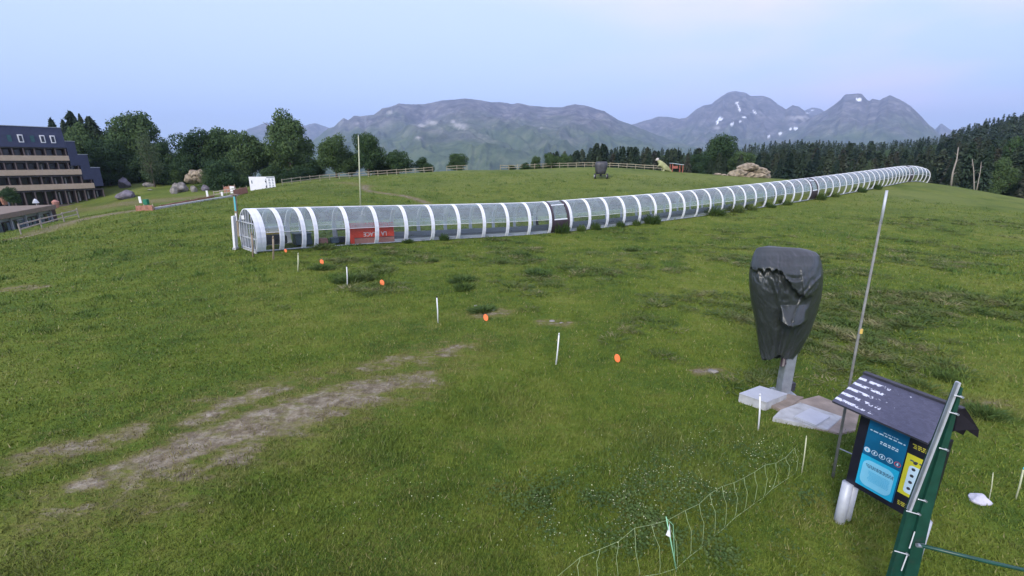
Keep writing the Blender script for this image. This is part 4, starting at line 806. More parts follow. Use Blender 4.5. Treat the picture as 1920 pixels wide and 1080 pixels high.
# snags on the right hill
for i, (x0, y0, x1, y1, r_, lab, Y) in enumerate([(1788,342,1797,276,.12,'pale bent bare snag right of the tunnel end',84),(1836,357,1823,298,.09,'thin grey snag leaning left on the hill crest',90),(1839,358,1840,303,.07,'thin straight snag beside the leaning one',90)]):
    g_ = GY(x0, Y); tt = at(x1, y1, Y); v_ = tt-g_; e_ = empty('snag', g_, lab, 'dead tree', 'bare snags on the hill crest')
    MB().tube([(0, 0, -.3), v_*.35+Vector((-.15 if i == 0 else .05, 0, 0)), v_*.7+Vector((.12, 0, 0)), v_], [r_*1.5, r_, r_*.8, r_*.4], 8).build('trunk', M['dead_wood'], e_, True)
    for k_ in (.3, .62, .8): MB().tube([v_*k_, v_*k_+Vector((random.choice((-.5, .5)), 0, .4))], [r_*.4, r_*.1], 5).build('branch', M['dead_wood'], e_)

# ------------------------------------------------------------------ fences
def fence(name, pts, label, hgt=1.0, rails=(.45, .9), pr=.055, m='fence_wood', step=1.8, skip=()):
    L = catmull([tuple(GY(px, Y))[:2] for px, Y in pts], 20); sg = np.r_[0, np.cumsum(np.linalg.norm(np.diff(L, axis=0), axis=1))]; n_ = max(2, int(round(sg[-1]/step))+1)
    P_ = []
    for i in range(n_):
        s_ = sg[-1]*i/(n_-1); x = float(np.interp(s_, sg, L[:, 0])); y = float(np.interp(s_, sg, L[:, 1])); P_.append(Vector((x, y, gz(x, y))))
    e_ = empty(name, P_[0], label, 'fence'); o_ = P_[0]
    for i, p_ in enumerate(P_): p_ = p_-o_; MB().tube([p_+Vector((0, 0, -.3)), p_+Vector((random.uniform(-.05, .05), 0, hgt*random.uniform(.95, 1.1)))], pr, 7).build('post', M[m], e_)
    for i in range(n_-1):
        if i in skip: continue
        for z in rails: MB().beam(P_[i]-o_+Vector((0, -pr, z*hgt)), P_[i+1]-o_+Vector((0, -pr, z*hgt+random.uniform(-.05, .05))), .07, .10).build('rail', M[m], e_)
fence('rail_fence', [(527,74),(600,80),(700,86),(812,91)], 'timber post and rail fence climbing in front of the centre trees')
fence('rail_fence', [(838,93),(876,94.5)], 'short piece of timber fence by the lone small tree')
fence('rail_fence', [(938,95.5),(1000,97),(1040,98),(1120,99.5),(1200,99),(1240,97)], 'timber post and rail fence along the meadow crest before the forest')
fence('path_fence', [(8,43),(60,46),(100,48.2),(128,50.5)], 'grey weathered rail fence beside the glazed lower wing', m='dead_wood', step=2.2)
fence('path_fence', [(395,70),(418,68.5),(438,68)], 'small weathered fence piece above the long pale kerb beam', .9, m='dead_wood', step=2.0)

# ------------------------------------------------------------------ left: kerb beam, orange netting, signs, white board
a = G(287, 394); b_ = G(445, 368); e_ = empty('kerb_beam', a, 'long pale kerb beam running up to the orange netting by the path', 'beam'); n_ = 5
for i in range(n_): MB().beam((b_-a)*(i/n_)+Vector((0, 0, .1)), (b_-a)*((i+.97)/n_)+Vector((0, 0, .1)), .35, .28).build('segment', M['concrete'], e_)
def netting(px0, py0, px1, py1, hgt, lab, sag=.1):
    a = G(px0, py0); b_ = G(px1, py1); e_ = empty('safety_netting', a, lab, 'netting', 'orange safety netting pieces'); n_ = 14; vs = []
    for i in range(n_+1):
        p_ = (b_-a)*(i/n_); hh = hgt*(1-sag*math.sin(i*1.9)); yo = .12*math.sin(i*1.3); vs += [p_+Vector((0, yo, 0)), p_+Vector((0, yo+.05, hh)), p_+Vector((0, yo+.35, hh)), p_+Vector((0, yo+.35, 0))]
    fs = [(i*4+j, i*4+4+j, i*4+4+(j+1) % 4, i*4+(j+1) % 4) for i in range(n_) for j in range(4)]+[(0, 1, 2, 3), (n_*4+3, n_*4+2, n_*4+1, n_*4)]
    MB().add(vs, fs).build('net', M['orange_mat'], e_)
    for i in (0, n_//2, n_): p_ = (b_-a)*(i/n_); MB().tube([p_+Vector((0, .1, -.1)), p_+Vector((0, .1, hgt*1.3))], .035, 6).build('post', M['fence_wood'], e_)
netting(255,396,287,395,.55,'heap of orange netting at the left end of the pale kerb beam'); netting(438,368,463,362,.8,'orange brown netting at the upper end of the kerb beam'); netting(420,361,441,359,1.0,'orange brown netting strip behind the white notice')
netting(300,389,400,370,.25,'low strip of faded orange matting lying behind the kerb beam')
for px, py, wp, hp, lab, m2 in [(264,382,4.5,13,'white notice post at the left end of the kerb beam','white'),(390,372,3.5,14,'slim white post above the middle of the kerb beam','white'),(437,364,8,14,'white notice board at the upper end of the kerb beam','board_white'),(417,368,3.5,8,'short whitish post left of the white notice','white')]:
    g_ = G(px, py); k_ = g_.y/F; e_ = empty('notice_post', g_, lab, 'sign', 'white posts by the kerb beam'); MB().box((0, 0, hp*k_*.55), (wp*k_, .08, hp*k_*.9)).build('panel', M[m2], e_, bevel=.01); MB().box((0, .07, hp*k_*.4), (.1, .06, hp*k_*.9)).build('post', M['fence_wood'], e_)
g_ = G(275, 384); tag(MB().box((0, 0, .45), (.75, .6, .95)).build('green_bin', M['green_plastic'], bevel=.06, loc=g_), 'small green bin beside the left white notice post', 'bin')
# white board
Yb = 72; a = at(470, 357, Yb); b2 = at(518, 357, Yb+.6); w_ = (b2-a).length; e_ = empty('notice_board', (a+b2)/2, 'large white notice board with a lettered right part standing before the trees', 'sign', rz=math.atan2(b2.y-a.y, b2.x-a.x)); k_ = Yb/F
H0, H1 = .0, 24.5*k_
MB().box((0, 0, H1/2), (w_, .10, H1)).build('board', M['board_white'], e_, bevel=.01)
for x in (-w_*.4, w_*.4): MB().box((x, .12, H1/2-.4), (.12, .12, H1+.6)).build('leg', M['fence_wood'], e_)
for (x0, z0, w0, h0, nm, mm) in [(-w_*.40, H1*.62, w_*.035, H1*.22, 'small_mark', 'print_dark'), (w_*.33, H1*.93, w_*.30, H1*.05, 'heading', 'print_dark')]: MB().box((x0, -.055, z0), (w0, .012, h0)).build(nm, M[mm], e_)
mb = MB(); g = random.Random(5)
for c in range(3):
    for r_ in range(7):
        ww = w_*.085*(1 if c else .6)*g.uniform(.6, 1); mb.box((w_*(.155+.13*c+.0), -.055, H1*(.82-.115*r_)), (ww, .012, H1*.05))
mb.build('listing', M['print_dark'], e_)
mb = MB(); [mb.box((w_*.14, -.057, H1*z), (w_*.05, .014, H1*.13)) for z in (.66, .26)]; mb.build('pictogram', M['dark_metal'], e_)

# ------------------------------------------------------------------ apartment block
Ax, Bx = at(0, 300, 84), at(130, 300, 91.5); dirb = Vector((Bx.x-Ax.x, Bx.y-Ax.y, 0)).normalized(); nb_ = Vector((dirb.y, -dirb.x, 0)); 
if nb_.dot(Vector((-Ax.x, -Ax.y, 0))) < 0: nb_ = -nb_
OX = Vector((Bx.x, Bx.y, 0)); rzb = math.atan2(dirb.y, dirb.x); Lf = 36
bl = empty('apartment_block', (OX.x, OX.y, 0), 'stepped apartment block with slate roof and cream balconies at the left picture edge', 'building', rz=rzb)
def bx(x0, x1, y0, y1, z0, z1, nm, m, par=bl, bevel=0, inset=None):   # x along facade (0 = right corner, negative to the left), y = depth behind facade
    s_ = 1 if (Matrix.Rotation(rzb, 3, 'Z') @ Vector((0, 1, 0))).dot(-nb_) > 0 else -1
    return MB().box(((x0+x1)/2, s_*(y0+y1)/2, (z0+z1)/2), (x1-x0, abs(y1-y0), z1-z0)).build(nm, m, par, bevel=bevel)
def zr(py, px=130): return at(px, py, 91.5 if px >= 100 else 84).z
zT, zE = zr(240), zr(277); f3t, f3b = zr(292), zr(302.5); f2t, f2b = zr(317.5), zr(328.5); f1t, f1b = zr(344), zr(355); gB = zr(384)
sgn = 1 if (Matrix.Rotation(rzb, 3, 'Z') @ Vector((0, 1, 0))).dot(-nb_) > 0 else -1
def lx(px, py=300):   # facade coordinate of a picture column
    d = ray(px, py); # intersect with facade plane
    n_ = nb_; t_ = (OX.dot(n_))/(d.dot(n_)); q_ = d*t_; return (Vector((q_.x, q_.y, 0))-OX).dot(dirb)
e1, e2, e3 = lx(147), lx(165), lx(182.5)
# mansard roof
mb = MB(); y0, y1 = -.2, 13
vs = [(x, sgn*y, z) for x in (-Lf, 0) for (y, z) in ((-.25, zE), (.35, zT), (12, zT), (13, zE))]
mb.add(vs, [(0, 1, 2, 3), (4, 7, 6, 5), (0, 4, 5, 1), (1, 5, 6, 2), (2, 6, 7, 3), (0, 3, 7, 4)]); rf = mb.build('roof', M['slate'], bl)
bx(-Lf, .05, .25, 12.1, zT, zT+.12, 'roof_edge', M['grey_metal'], rf)
for px in (17, 60): x = lx(px, 258); bx(x-.28, x+.28, -.10, .2, zr(265, 20), zr(252, 20), 'skylight', M['green_glass'], bl, .02)
for px in (38, 79, 98):
    x = lx(px, 258); o = bx(x-.34, x+.34, -.16, .2, zr(266, 60), zr(250.5, 60), 'skylight', M['board_white'], bl, .02); bx(x-.20, x+.20, -.20, -.10, zr(264, 60), zr(252.5, 60), 'pane', M['glass_dark'], o)
lev = [(f3b, zE, 0, f3t), (f2b, f3b, e1, f2t), (f1b, f2b, e2, f1t), (gB-.6, f1b, e3, None)]
stepY = 2.2
for i, (zb, zt, xe, zbal) in enumerate(lev):
    bx(-Lf, xe, 1.6, 12.6, zb, zt, 'wall', M['brown_wall'])
    bx(-Lf, xe-.05, .0, 1.6, zt-.22, zt-.02, 'slab', M['conc_dark'])
    if zbal is not None: bx(-Lf, xe, -.25, -.10, zb+.12, zbal, 'balcony_front', M['cream'], bevel=.02)
    g = random.Random(i); x = xe-.15; k_ = 0
    while x > -15:
        bx(x-.16, x, -.02, 1.58, zb+.1, zt-.24, 'divider', M['pillar']); wv = .75
        fr = bx(x-1.18, x-.36, 1.48, 1.58, zb+.12, zt-.35, 'window', M['brown_wall']); bx(x-1.12, x-.42, 1.43, 1.475, zb+.2, zt-.45, 'pane', M['glass_dark'], fr)
        if (i == 3 and k_ < 5 and k_ != 1) or g.random() < .28: bx(x-.9, x-.7, 1.36, 1.42, zb+.2, zt-.5, 'curtain', M['curtain'], fr)
        x -= 1.42; k_ += 1
# beam ends under the balconies
for (zb, xe) in ((f3b, 0), (f2b, e1), (f1b, e2)):
    mb = MB(); x = xe-.2
    while x > -16: mb.box((x, sgn*-.12, zb+.02), (.14, .3, .18)); x -= .95
    mb.build('beam_ends', M['dark_metal'], bl)
# slate clad stepped stair ends
for x0, x1, zt, zb in ((0.0, e1, zr(265), f2t-.2+.9), (e1, e2, zr(290), f1t+.7), (e2, e3, zr(315), zr(350))):
    o = bx(x0+.003, x1, -.3, 12, zb, zt, 'slate_end', M['slate']); bx(x0, x1+.08, -.35, 12.1, zt, zt+.1, 'coping', M['grey_metal'], o)
bx(-Lf, e3, -.6, 12.8, gB-2.2, gB-.6, 'plinth', M['conc_dark'])
bx(-6, e3, -.55, -.45, gB-.5, gB+.25, 'terrace_rail', M['pillar'])
# lower glazed wing, nearer and left
wa, wb = at(0, 400, 57), at(100, 400, 69); dw = Vector((wb.x-wa.x, wb.y-wa.y, 0)).normalized(); rzw = math.atan2(dw.y, dw.x)
wg = empty('glazed_wing', (wb.x, wb.y, 0), 'low glazed wing with a flat tan canopy in front of the apartment block', 'building', rz=rzw)
nw = Matrix.Rotation(rzw, 3, 'Z') @ Vector((0, 1, 0)); sw = -1 if nw.dot(Vector((-wb.x, -wb.y, 0))) > 0 else 1
def wx(x0, x1, y0, y1, z0, z1, nm, m, par=wg, bevel=0): return MB().box(((x0+x1)/2, sw*(y0+y1)/2, (z0+z1)/2), (x1-x0, abs(y1-y0), z1-z0)).build(nm, m, par, bevel=bevel)
zt = at(95, 383, 69).z; zc_ = at(95, 391, 69).z; zb = at(95, 414, 69).z-.3
wx(-30, 0, 0.1, 9, zb-2, zt-.1, 'wall', M['brown_wall']); wx(-30, 0, 0.0, 0.095, zc_-.5, zc_-.004, 'lintel', M['side_panel']); wx(-30.2, -1.0, -.9, 9.2, zc_, zt, 'canopy', M['canopy'], bevel=.03); wx(-.99, 0.3, -.2, 9.2, zb-2, zt-.35, 'end_wall', M['brown_wall'])
x = -1.4; i = 0
while x > -22:
    fr = wx(x-1.5, x, -.04, .09, zb-.4, zc_-.55, 'window', M['side_panel'] if i % 3 == 1 else M['door_dark'])
    for q_ in range(2): wx(x-1.42+q_*.70, x-.76+q_*.70, -.08, -.045, zb-.2, zc_-.65, 'pane', M['blue_glass'] if (i+q_) % 3 else M['glass_dark'], fr)
    if i % 2 == 0: wx(x-.0, x+.18, -.3, -.1, zb-2, zc_-.004, 'pillar', M['side_panel'])
    x -= 1.75; i += 1
for j, (px, py, m_, nm, lb, ct) in enumerate([(68,377,'white','parasol','folded white parasol on the terrace above the glazed wing','parasol'),(105,378,'pink_banner','planter','reddish planter at the right end of the terrace','planter'),(8,372,'orange_mat','planter','rusty orange planter shrub at the left end of the terrace','planter')]):
    c_ = at(px, py+6, 76); mb = MB()
    if nm == 'parasol': mb.tube([(0, 0, -.6), (0, 0, .4)], .04, 6); mb.tube([(0, 0, .2), (0, 0, .75), (0, 0, .9)], [.45, .2, .03], 10)
    else: mb.tube([(0, 0, -.5), (0, 0, .1)], [.3, .4], 10); mb.tube([(0, 0, .1), (0, 0, .5), (0, 0, .8)], [.45, .5, .15], 9)
    tag(mb.build(nm, M[m_], loc=c_), lb, ct)
tree('terrace_shrub', BR[1], at(24, 385, 73), 2.9, 2.6, 0, 'olive green bush growing before the lowest cream balcony', 'shrub')

# ------------------------------------------------------------------ centre skyline objects
# second covered cannon on wheels
g_ = G(1126, 335); k_ = g_.y/F; e_ = empty('wheeled_cannon', g_, 'small covered snow cannon on a wheeled carriage out on the meadow', 'snow cannon')
def loft(rings, n_, fn):
    vs = []; 
    for i, (z, rx, ry, ox_, oy_) in enumerate(rings):
        for j in range(n_):
            a = 2*math.pi*j/n_; cx, sy = math.cos(a), math.sin(a); p4 = 2.8; k2 = (abs(cx)**p4+abs(sy)**p4)**(-1/p4); d_ = fn(i/(len(rings)-1), a, cx*k2, sy*k2); vs.append((ox_+cx*k2*rx*(1+d_), oy_+sy*k2*ry*(1+d_), z))
    fs = [(i*n_+j, i*n_+(j+1) % n_, (i+1)*n_+(j+1) % n_, (i+1)*n_+j) for i in range(len(rings)-1) for j in range(n_)]+[tuple(range(n_))[::-1], tuple((len(rings)-1)*n_+j for j in range(n_))]
    return MB().add(vs, fs)
H_ = 30*k_
mb = loft([(H_*.25, 8*k_, .7, 0, 0), (H_*.45, 9.5*k_, .8, 0, 0), (H_*.75, 11*k_, .9, 0, 0), (H_*.9, 11*k_, .9, 0, 0), (H_, 8*k_, .7, 0, 0)], 28, lambda t_, a, x, y: .06*math.sin(a*5+t_*3)+.04*math.sin(a*9)); mb.build('cover', M['tarp_far'], e_, True)
for x in (-11*k_, 11*k_): o = MB().tube([(x-.12, -.3, .42), (x+.12, -.3, .42)], .42, 16).build('wheel', M['dark_metal'], e_); MB().tube([(x-.14, -.3, .42), (x+.14, -.3, .42)], .22, 12).build('rim', M['white'], o)
MB().beam((-11*k_, -.3, .45), (11*k_, -.3, .45), .14, .14).build('axle', M['dark_metal'], e_); MB().beam((0, 0, .4), (0, 0, H_*.3), .3, .3, (0, 1, 0)).build('stand', M['dark_metal'], e_)
# dinosaur statue (skin-built)
def skin(name, verts, edges, radii, m, parent, sub=2):
    me = bpy.data.meshes.new(name); me.from_pydata(verts, edges, []); o = bpy.data.objects.new(name, me); COL.objects.link(o)
    md = o.modifiers.new('s', 'SKIN'); sv = me.skin_vertices[0].data
    for i, r_ in enumerate(radii): sv[i].radius = (r_, r_) if not isinstance(r_, tuple) else r_; sv[i].use_root = (i == 0)
    s2 = o.modifiers.new('u', 'SUBSURF'); s2.levels = sub; s2.render_levels = sub; bpy.context.view_layer.update()
    me2 = bpy.data.meshes.new_from_object(o.evaluated_get(bpy.context.evaluated_depsgraph_get())); bpy.data.objects.remove(o); me2.materials.clear(); me2.materials.append(m); me2.polygons.foreach_set('use_smooth', [True]*len(me2.polygons)); return link(name, me2, parent)
g_ = GY(1243, 93); k_ = 93/F; e_ = empty('dinosaur_statue', g_, 'two legged dinosaur statue with a raised pale head beside the red posted shelter', 'statue')
def dp(px, py, y=0): q_ = at(px, py, 93); return (q_.x-g_.x, y, q_.z-g_.z)
vs = [dp(1247,313), dp(1241,308), dp(1236,303), dp(1233,299.5), dp(1254,318), dp(1261,322.5), dp(1244,318,-.3), dp(1242,322,-.35), dp(1241,326,-.35), dp(1238,327,-.5), dp(1247,318,.4), dp(1247,323,.45), dp(1246,327,.4), dp(1243,327,.3), dp(1234,310,-.3), dp(1232,312.5,-.4)]
ed = [(0, 1), (1, 2), (2, 3), (0, 4), (4, 5), (0, 6), (6, 7), (7, 8), (8, 9), (0, 10), (10, 11), (11, 12), (12, 13), (1, 14), (14, 15)]
skin('body', vs, ed, [.62, .52, .34, .26, .36, .10, .28, .2, .14, .1, .28, .2, .14, .1, .1, .05], M['dino'], e_)
vs = [dp(1236,299), dp(1234,298), dp(1230,297.5), dp(1229,301)]; skin('head', vs, [(0, 1), (1, 2), (1, 3)], [.34, .36, .22, .12], M['dino_pale'], e_)
# red posted shelter
g_ = GY(1267, 93); e_ = empty('play_shelter', g_, 'small red posted play shelter with a pale blue sheet roof at the meadow crest', 'shelter'); H_ = at(1267, 306, 93).z-g_.z
for x in (-1.05, 1.0):
    for y in (-.7, .7): MB().beam((x, y, -.2), (x, y, H_*(.98 if x < 0 else .85)), .14, .14, (0, 1, 0)).build('post', M['red_wood'], e_)
MB().beam((-1.2, 0, H_*1.0), (1.15, 0, H_*.82), 1.7, .08).build('roof', M['sheet_roof'], e_); MB().beam((.35, -.7, 0), (.35, -.7, H_*.85), .1, .1, (0, 1, 0)).build('centre_post', M['red_wood'], e_); MB().beam((-1.05, -.7, H_*.55), (-.0, -.7, H_*.55), .06, .5).build('side_panel', M['red_wood'], e_)

# ------------------------------------------------------------------ covered snow cannon on its mast
b_ = G(1467, 738); kk = (b_.y*CP+SP*3)/F
mast = empty('snow_cannon', b_, 'snow cannon wrapped in a dark creased tarpaulin on a square grey mast', 'snow cannon')
Yc = b_.y
def zz(py): return at(1474, py, Yc).z-b_.z
def xx(px, py): return at(px, py, Yc).x-b_.x
MB().beam((0, 0, 0), (0, 0, zz(655)), .24, .24, (0, 1, 0)).build('mast', M['grey_metal'], mast, bevel=.012)
MB().box((0, 0, .03), (.42, .42, .06)).build('base_plate', M['grey_metal'], mast); MB().box((.17, -.04, .22), (.10, .12, .2)).build('socket_box', M['dark_metal'], mast)
rows = [(463.5,1424,1470),(465,1420,1500),(468,1417,1515),(473,1414,1530),(480,1411,1537),(495,1407,1541),(515,1404,1544),(540,1405,1543),(560,1407,1540),(580,1411,1534),(600,1415,1528),(625,1419,1519),(645,1422,1508),(660,1425,1499),(673,1429,1488)]
PYS = np.linspace(463.5, 673, 140); L0 = np.interp(PYS, [r[0] for r in rows], [r[1] for r in rows]); R0 = np.interp(PYS, [r[0] for r in rows], [r[2] for r in rows])
FRO = np.interp(PYS, [463, 470, 480, 500, 520, 550, 600, 640, 673], [.05, .18, .32, .52, .62, .62, .52, .40, .26]); BAK = np.interp(PYS, [463, 466, 475, 500, 600, 673], [.30, .5, .62, .68, .55, .28])
n_ = 260; vs = []
def sst(x): x = min(1, max(0, x)); return x*x*(3-2*x)
NA = np.linspace(0, 2*math.pi, n_, endpoint=False); WR = np.array([fbm(np.cos(NA)*2.2+5, np.sin(NA)*2.2+py*.03, 4, 4, True)-.62 for py in PYS]); WR2 = np.array([fbm(np.cos(NA)*6+5, np.sin(NA)*6+py*.05, 3, 8, True)-.55 for py in PYS])
WR3 = np.array([fbm(np.cos(NA)*13+5+py*.06, np.sin(NA)*13+py*.11, 3, 15, True)-.55 for py in PYS])
for i, py in enumerate(PYS):
    xl, xr_ = xx(L0[i], py), xx(R0[i], py); cx, hx = (xl+xr_)/2, (xr_-xl)/2; z = zz(py); tz = i/(len(PYS)-1)
    for j in range(n_):
        a = NA[j]; c_, s_ = math.cos(a), math.sin(a); p4 = 2.4; k2 = (abs(c_)**p4+abs(s_)**p4)**(-1/p4); X = c_*k2; Yq = s_*k2; fr = max(0, -s_)**.7
        px_ = (L0[i]+R0[i])/2+X*(R0[i]-L0[i])/2; out = 0.0
        zg = (9*abs(math.sin((px_-1405)*.15+.8*math.sin(px_*.11)))*(.6+.4*math.sin(px_*.37))+1.2*math.sin(px_*.9)) if px_ < 1462 else 1.5*math.sin(px_*.5)
        hem = 503+zg+(54*math.sin(min(1, max(0, (px_-1456)/56))*math.pi/2)**1.5 if px_ < 1512 else 54-.034*(px_-1512)**2)
        ramp_ = sst((py-468)/(hem-468)) if py < hem else 0
        out += .02+.125*ramp_ if py < hem else -.05*math.exp(-((py-hem-9)/10)**2)
        # wide crease inside the top sheet
        if px_ > 1462: out -= .07*math.exp(-((py-(522-.012*(px_-1492)**2))/4.5)**2)*math.exp(-((px_-1490)/17)**2)-.04*math.exp(-((px_-1503-(py-500)*.12)/3.0)**2)*sst((py-495)/12)*(py < hem)
        if px_ > 1505 and py < hem: out += .03*abs(math.sin((px_-1505)*.28))*sst((py-520)/15)
        # second, deeper fold: a sagging pocket with a pale upper face
        hem2 = 613-.021*(px_-1487)**2
        if 1455 < px_ < 1541:
            tp2 = 572; 
            if tp2 < py < hem2: out += .42*((py-tp2)/(613-tp2))*sst((px_-1460)/8)*sst((1516-px_)/8)
            rl = 613-math.sqrt(max(0, (px_-1487)/53))*95 if px_ > 1487 else hem2
            out += .05*math.exp(-((py-rl)/3.2)**2)*(px_ > 1484)
        out += .07*math.exp(-((px_-1446-(py-515)*.32)/5)**2)*sst((py-508)/15)*sst((620-py)/70)
        out += .035*math.sin(a*9+1.5*math.sin(a*4)+tz)*sst((py-560)/90)
        pk = 1-.85*math.exp(-((px_-1486)/20)**4)*math.exp(-((py-592)/20)**4); out += (.06*WR[i, j]+.040*WR2[i, j]+.020*WR3[i, j])*sst((py-466)/18)*pk
        yv = -(FRO[i]*abs(Yq)+out*fr) if s_ < 0 else BAK[i]*Yq*(1+.06*math.sin(a*6))
        zo = 0
        if tz > .80: zo = sst((tz-.80)/.2)*(.10*math.exp(-((px_-1462)/13)**2)*(1 if s_ < 0 else .6)-.02+.02*math.sin(a*7))
        qq = at(px_+1.2*WR[i, j], py, Yc+yv); vs.append((qq.x-b_.x, yv, qq.z-b_.z+zo))
fs = [(i*n_+j, i*n_+(j+1) % n_, (i+1)*n_+(j+1) % n_, (i+1)*n_+j) for i in range(len(PYS)-1) for j in range(n_)]
vs.append((vs[0][0]*.5+vs[n_//2][0]*.5, .12, vs[0][2]+.01)); fs += [(len(vs)-1, (j+1) % n_, j) for j in range(n_)]
MB().add(vs, fs).build('tarpaulin', M['tarp'], mast, True)
MB().tube([(-.18, -.1, zz(668)), (-.22, -.16, zz(680)), (-.14, -.12, zz(676))], [.05, .06, .03], 8).build('cable_end', M['door_dark'], mast)
MB().tube([(xx(1440, 668), 0, zz(660)), (0, -.1, zz(656)), (xx(1490, 664), 0, zz(662))], .03, 6).build('tie_rope', M['dark_metal'], mast)
# concrete pads
def quad_block(name, pix, top, m, label, cat, hgt, extra=None):
    pts = []
    for px, py in pix:
        d = ray(px, py); t_ = (CH-(b_.z+top))/(-d.z); pts.append(Vector((0, 0, CH))+d*t_)
    c_ = sum(pts, Vector())/4; c0 = Vector((c_.x, c_.y, b_.z+top-hgt)); vs = [p_-c0 for p_ in pts]+[p_-c0-Vector((0, 0, hgt)) for p_ in pts]; n_ = len(pts)
    e_ = empty(name, c0, label, cat); MB().add(vs, [tuple(range(n_)), tuple(range(n_, 2*n_))[::-1]]+[(i, (i+1) % n_, n_+(i+1) % n_, n_+i) for i in range(n_)]).build('body', m, e_, bevel=.008); return e_, c0
def quad_part(e_, c0, pix, top, m, nm, hgt, bev=.004):
    pts = []
    for px, py in pix: d = ray(px, py); t_ = (CH-(b_.z+top))/(-d.z); pts.append(Vector((0, 0, CH))+d*t_-c0)
    n_ = len(pts); MB().add(pts+[p_-Vector((0, 0, hgt)) for p_ in pts], [tuple(range(n_)), tuple(range(n_, 2*n_))[::-1]]+[(i, (i+1) % n_, n_+(i+1) % n_, n_+i) for i in range(n_)]).build(nm, m, e_, bevel=bev)
e_, c0 = quad_block('concrete_box', [(1386,738),(1424,724),(1476,739),(1437,755)], .20, M['concrete'], 'low concrete box with a smooth grey metal lid left of the cannon mast', 'utility box', .4)
quad_part(e_, c0, [(1386,737),(1424,723),(1477,738),(1437,754)], .225, M['lid'], 'lid', .022)
e_, c0 = quad_block('ground_slab', [(1470,757),(1535,741),(1612,772),(1604,806),(1576,813),(1520,800)], .05, M['slab_tan'], 'weathered tan concrete slab in the grass behind the pole', 'slab', .25)
e_, c0 = quad_block('pale_slab', [(1449,782),(1463,768),(1500,754),(1580,781),(1552,805),(1515,797)], .075, M['concrete'], 'pale concrete slab carrying a square metal hatch', 'slab', .2)
quad_part(e_, c0, [(1489,780),(1519,765),(1557,780),(1530,797)], .125, M['lid'], 'hatch', .045)
e_, c0 = quad_block('mast_footing', [(1440,757),(1478,738),(1507,744),(1470,770)], .07, M['slab_tan'], 'brownish concrete footing around the foot of the cannon mast', 'slab', .2)

# ------------------------------------------------------------------ information board with little shingled roof
P1 = Vector((5.224, 5.905, gz(5.224, 5.905))); BD = Vector((math.cos(-1.13), math.sin(-1.13), 0)); BN = Vector((BD.y, -BD.x, 0))
if BN.dot(Vector((-P1.x, -P1.y, 0))) < 0: BN = -BN
PZ = -P1.z
ib = empty('information_board', P1, 'information board with blue and yellow panels under a flaking shingled roof', 'sign'); Wd = .95
def ip(a, z, o=0): return BD*a+BN*o+Vector((0, 0, z+PZ))
def iplate(a0, a1, z0, z1, o, th, m, nm, par=ib, bevel=0):
    mb = MB(); vs = [ip(a, z, o+d_) for d_ in (0, th) for (a, z) in ((a0, z0), (a1, z0), (a1, z1), (a0, z1))]
    return mb.add(vs, [(0, 1, 2, 3), (7, 6, 5, 4), (0, 1, 5, 4), (1, 2, 6, 5), (2, 3, 7, 6), (3, 0, 4, 7)]).build(nm, m, par, bevel=bevel)
zb0, zb1 = .734, 1.93
iplate(-.02, Wd, zb0, zb1, 0, .06, M['black'], 'frame', bevel=.008)
bp_ = iplate(.07, .555, zb0+.09, zb1-.02, .062, .004, M['blue_panel'], 'blue_panel')
cp_ = iplate(.07, .54, zb0+.09, zb0+.60, .068, .003, M['cyan_panel'], 'cyan_panel')
yp_ = iplate(.572, .90, zb0+.30, zb1-.27, .062, .004, M['yellow_panel'], 'yellow_panel')
def rounded(a0, a1, z0, z1, r_, o, m, nm, par):
    pts = []
    for cx, cz, s_ in ((a1-r_, z1-r_, 0), (a0+r_, z1-r_, 90), (a0+r_, z0+r_, 180), (a1-r_, z0+r_, 270)):
        for k_ in range(7): an = R(s_+15*k_); pts.append(ip(cx+r_*math.cos(an), cz+r_*math.sin(an), o))
    n_ = len(pts); MB().add(pts+[p_-BN*.002 for p_ in pts], [tuple(range(n_)), tuple(range(n_, 2*n_))[::-1]]+[(i, (i+1) % n_, n_+(i+1) % n_, n_+i) for i in range(n_)]).build(nm, m, par)
rounded(.11, .505, zb0+.13, zb0+.55, .10, .075, M['pale_cyan'], 'map_field', cp_)
rounded(.625, .87, zb0+.35, zb1-.42, .04, .069, M['print_white'], 'picture_field', yp_)
def words(a0, a1, z, h_, o, m, nm, par, seed, lines=1, gap=1.7):
    g = random.Random(seed); mb = MB()
    for k_ in range(lines):
        a = a0+(g.uniform(0, .1) if k_ else 0)*(a1-a0)
        while a < a1: l_ = h_*g.uniform(1.2, 3.6); l_ = min(l_, a1-a); zz_ = z-k_*h_*gap; mb.add([ip(a, zz_, o), ip(a+l_, zz_, o), ip(a+l_, zz_+h_, o), ip(a, zz_+h_, o)], [(0, 1, 2, 3)]); a += l_+h_*.8
    mb.build(nm, m, par)
words(.10, .53, zb1-.19, .018, .068, M['print_white'], 'title_text', bp_, 1); words(.26, .44, zb1-.15, .012, .068, M['print_white'], 'title_text', bp_, 2); words(.25, .47, zb1-.30, .016, .068, M['print_white'], 'subtitle_text', bp_, 3, 2)
words(.15, .50, zb0+.47, .011, .078, M['print_dark'], 'map_text', cp_, 4, 3); words(.20, .47, zb0+.38, .007, .078, M['cyan_panel'], 'map_text', cp_, 5, 9, 2.6)
words(.60, .88, zb1-.12, .014, .064, M['print_yellow'], 'heading_text', ib, 6, 3); words(.62, .86, zb1-.36, .020, .069, M['print_dark'], 'yellow_text', yp_, 7, 1); words(.60, .74, zb0+.17, .014, .064, M['print_yellow'], 'footer_text', ib, 8, 3)
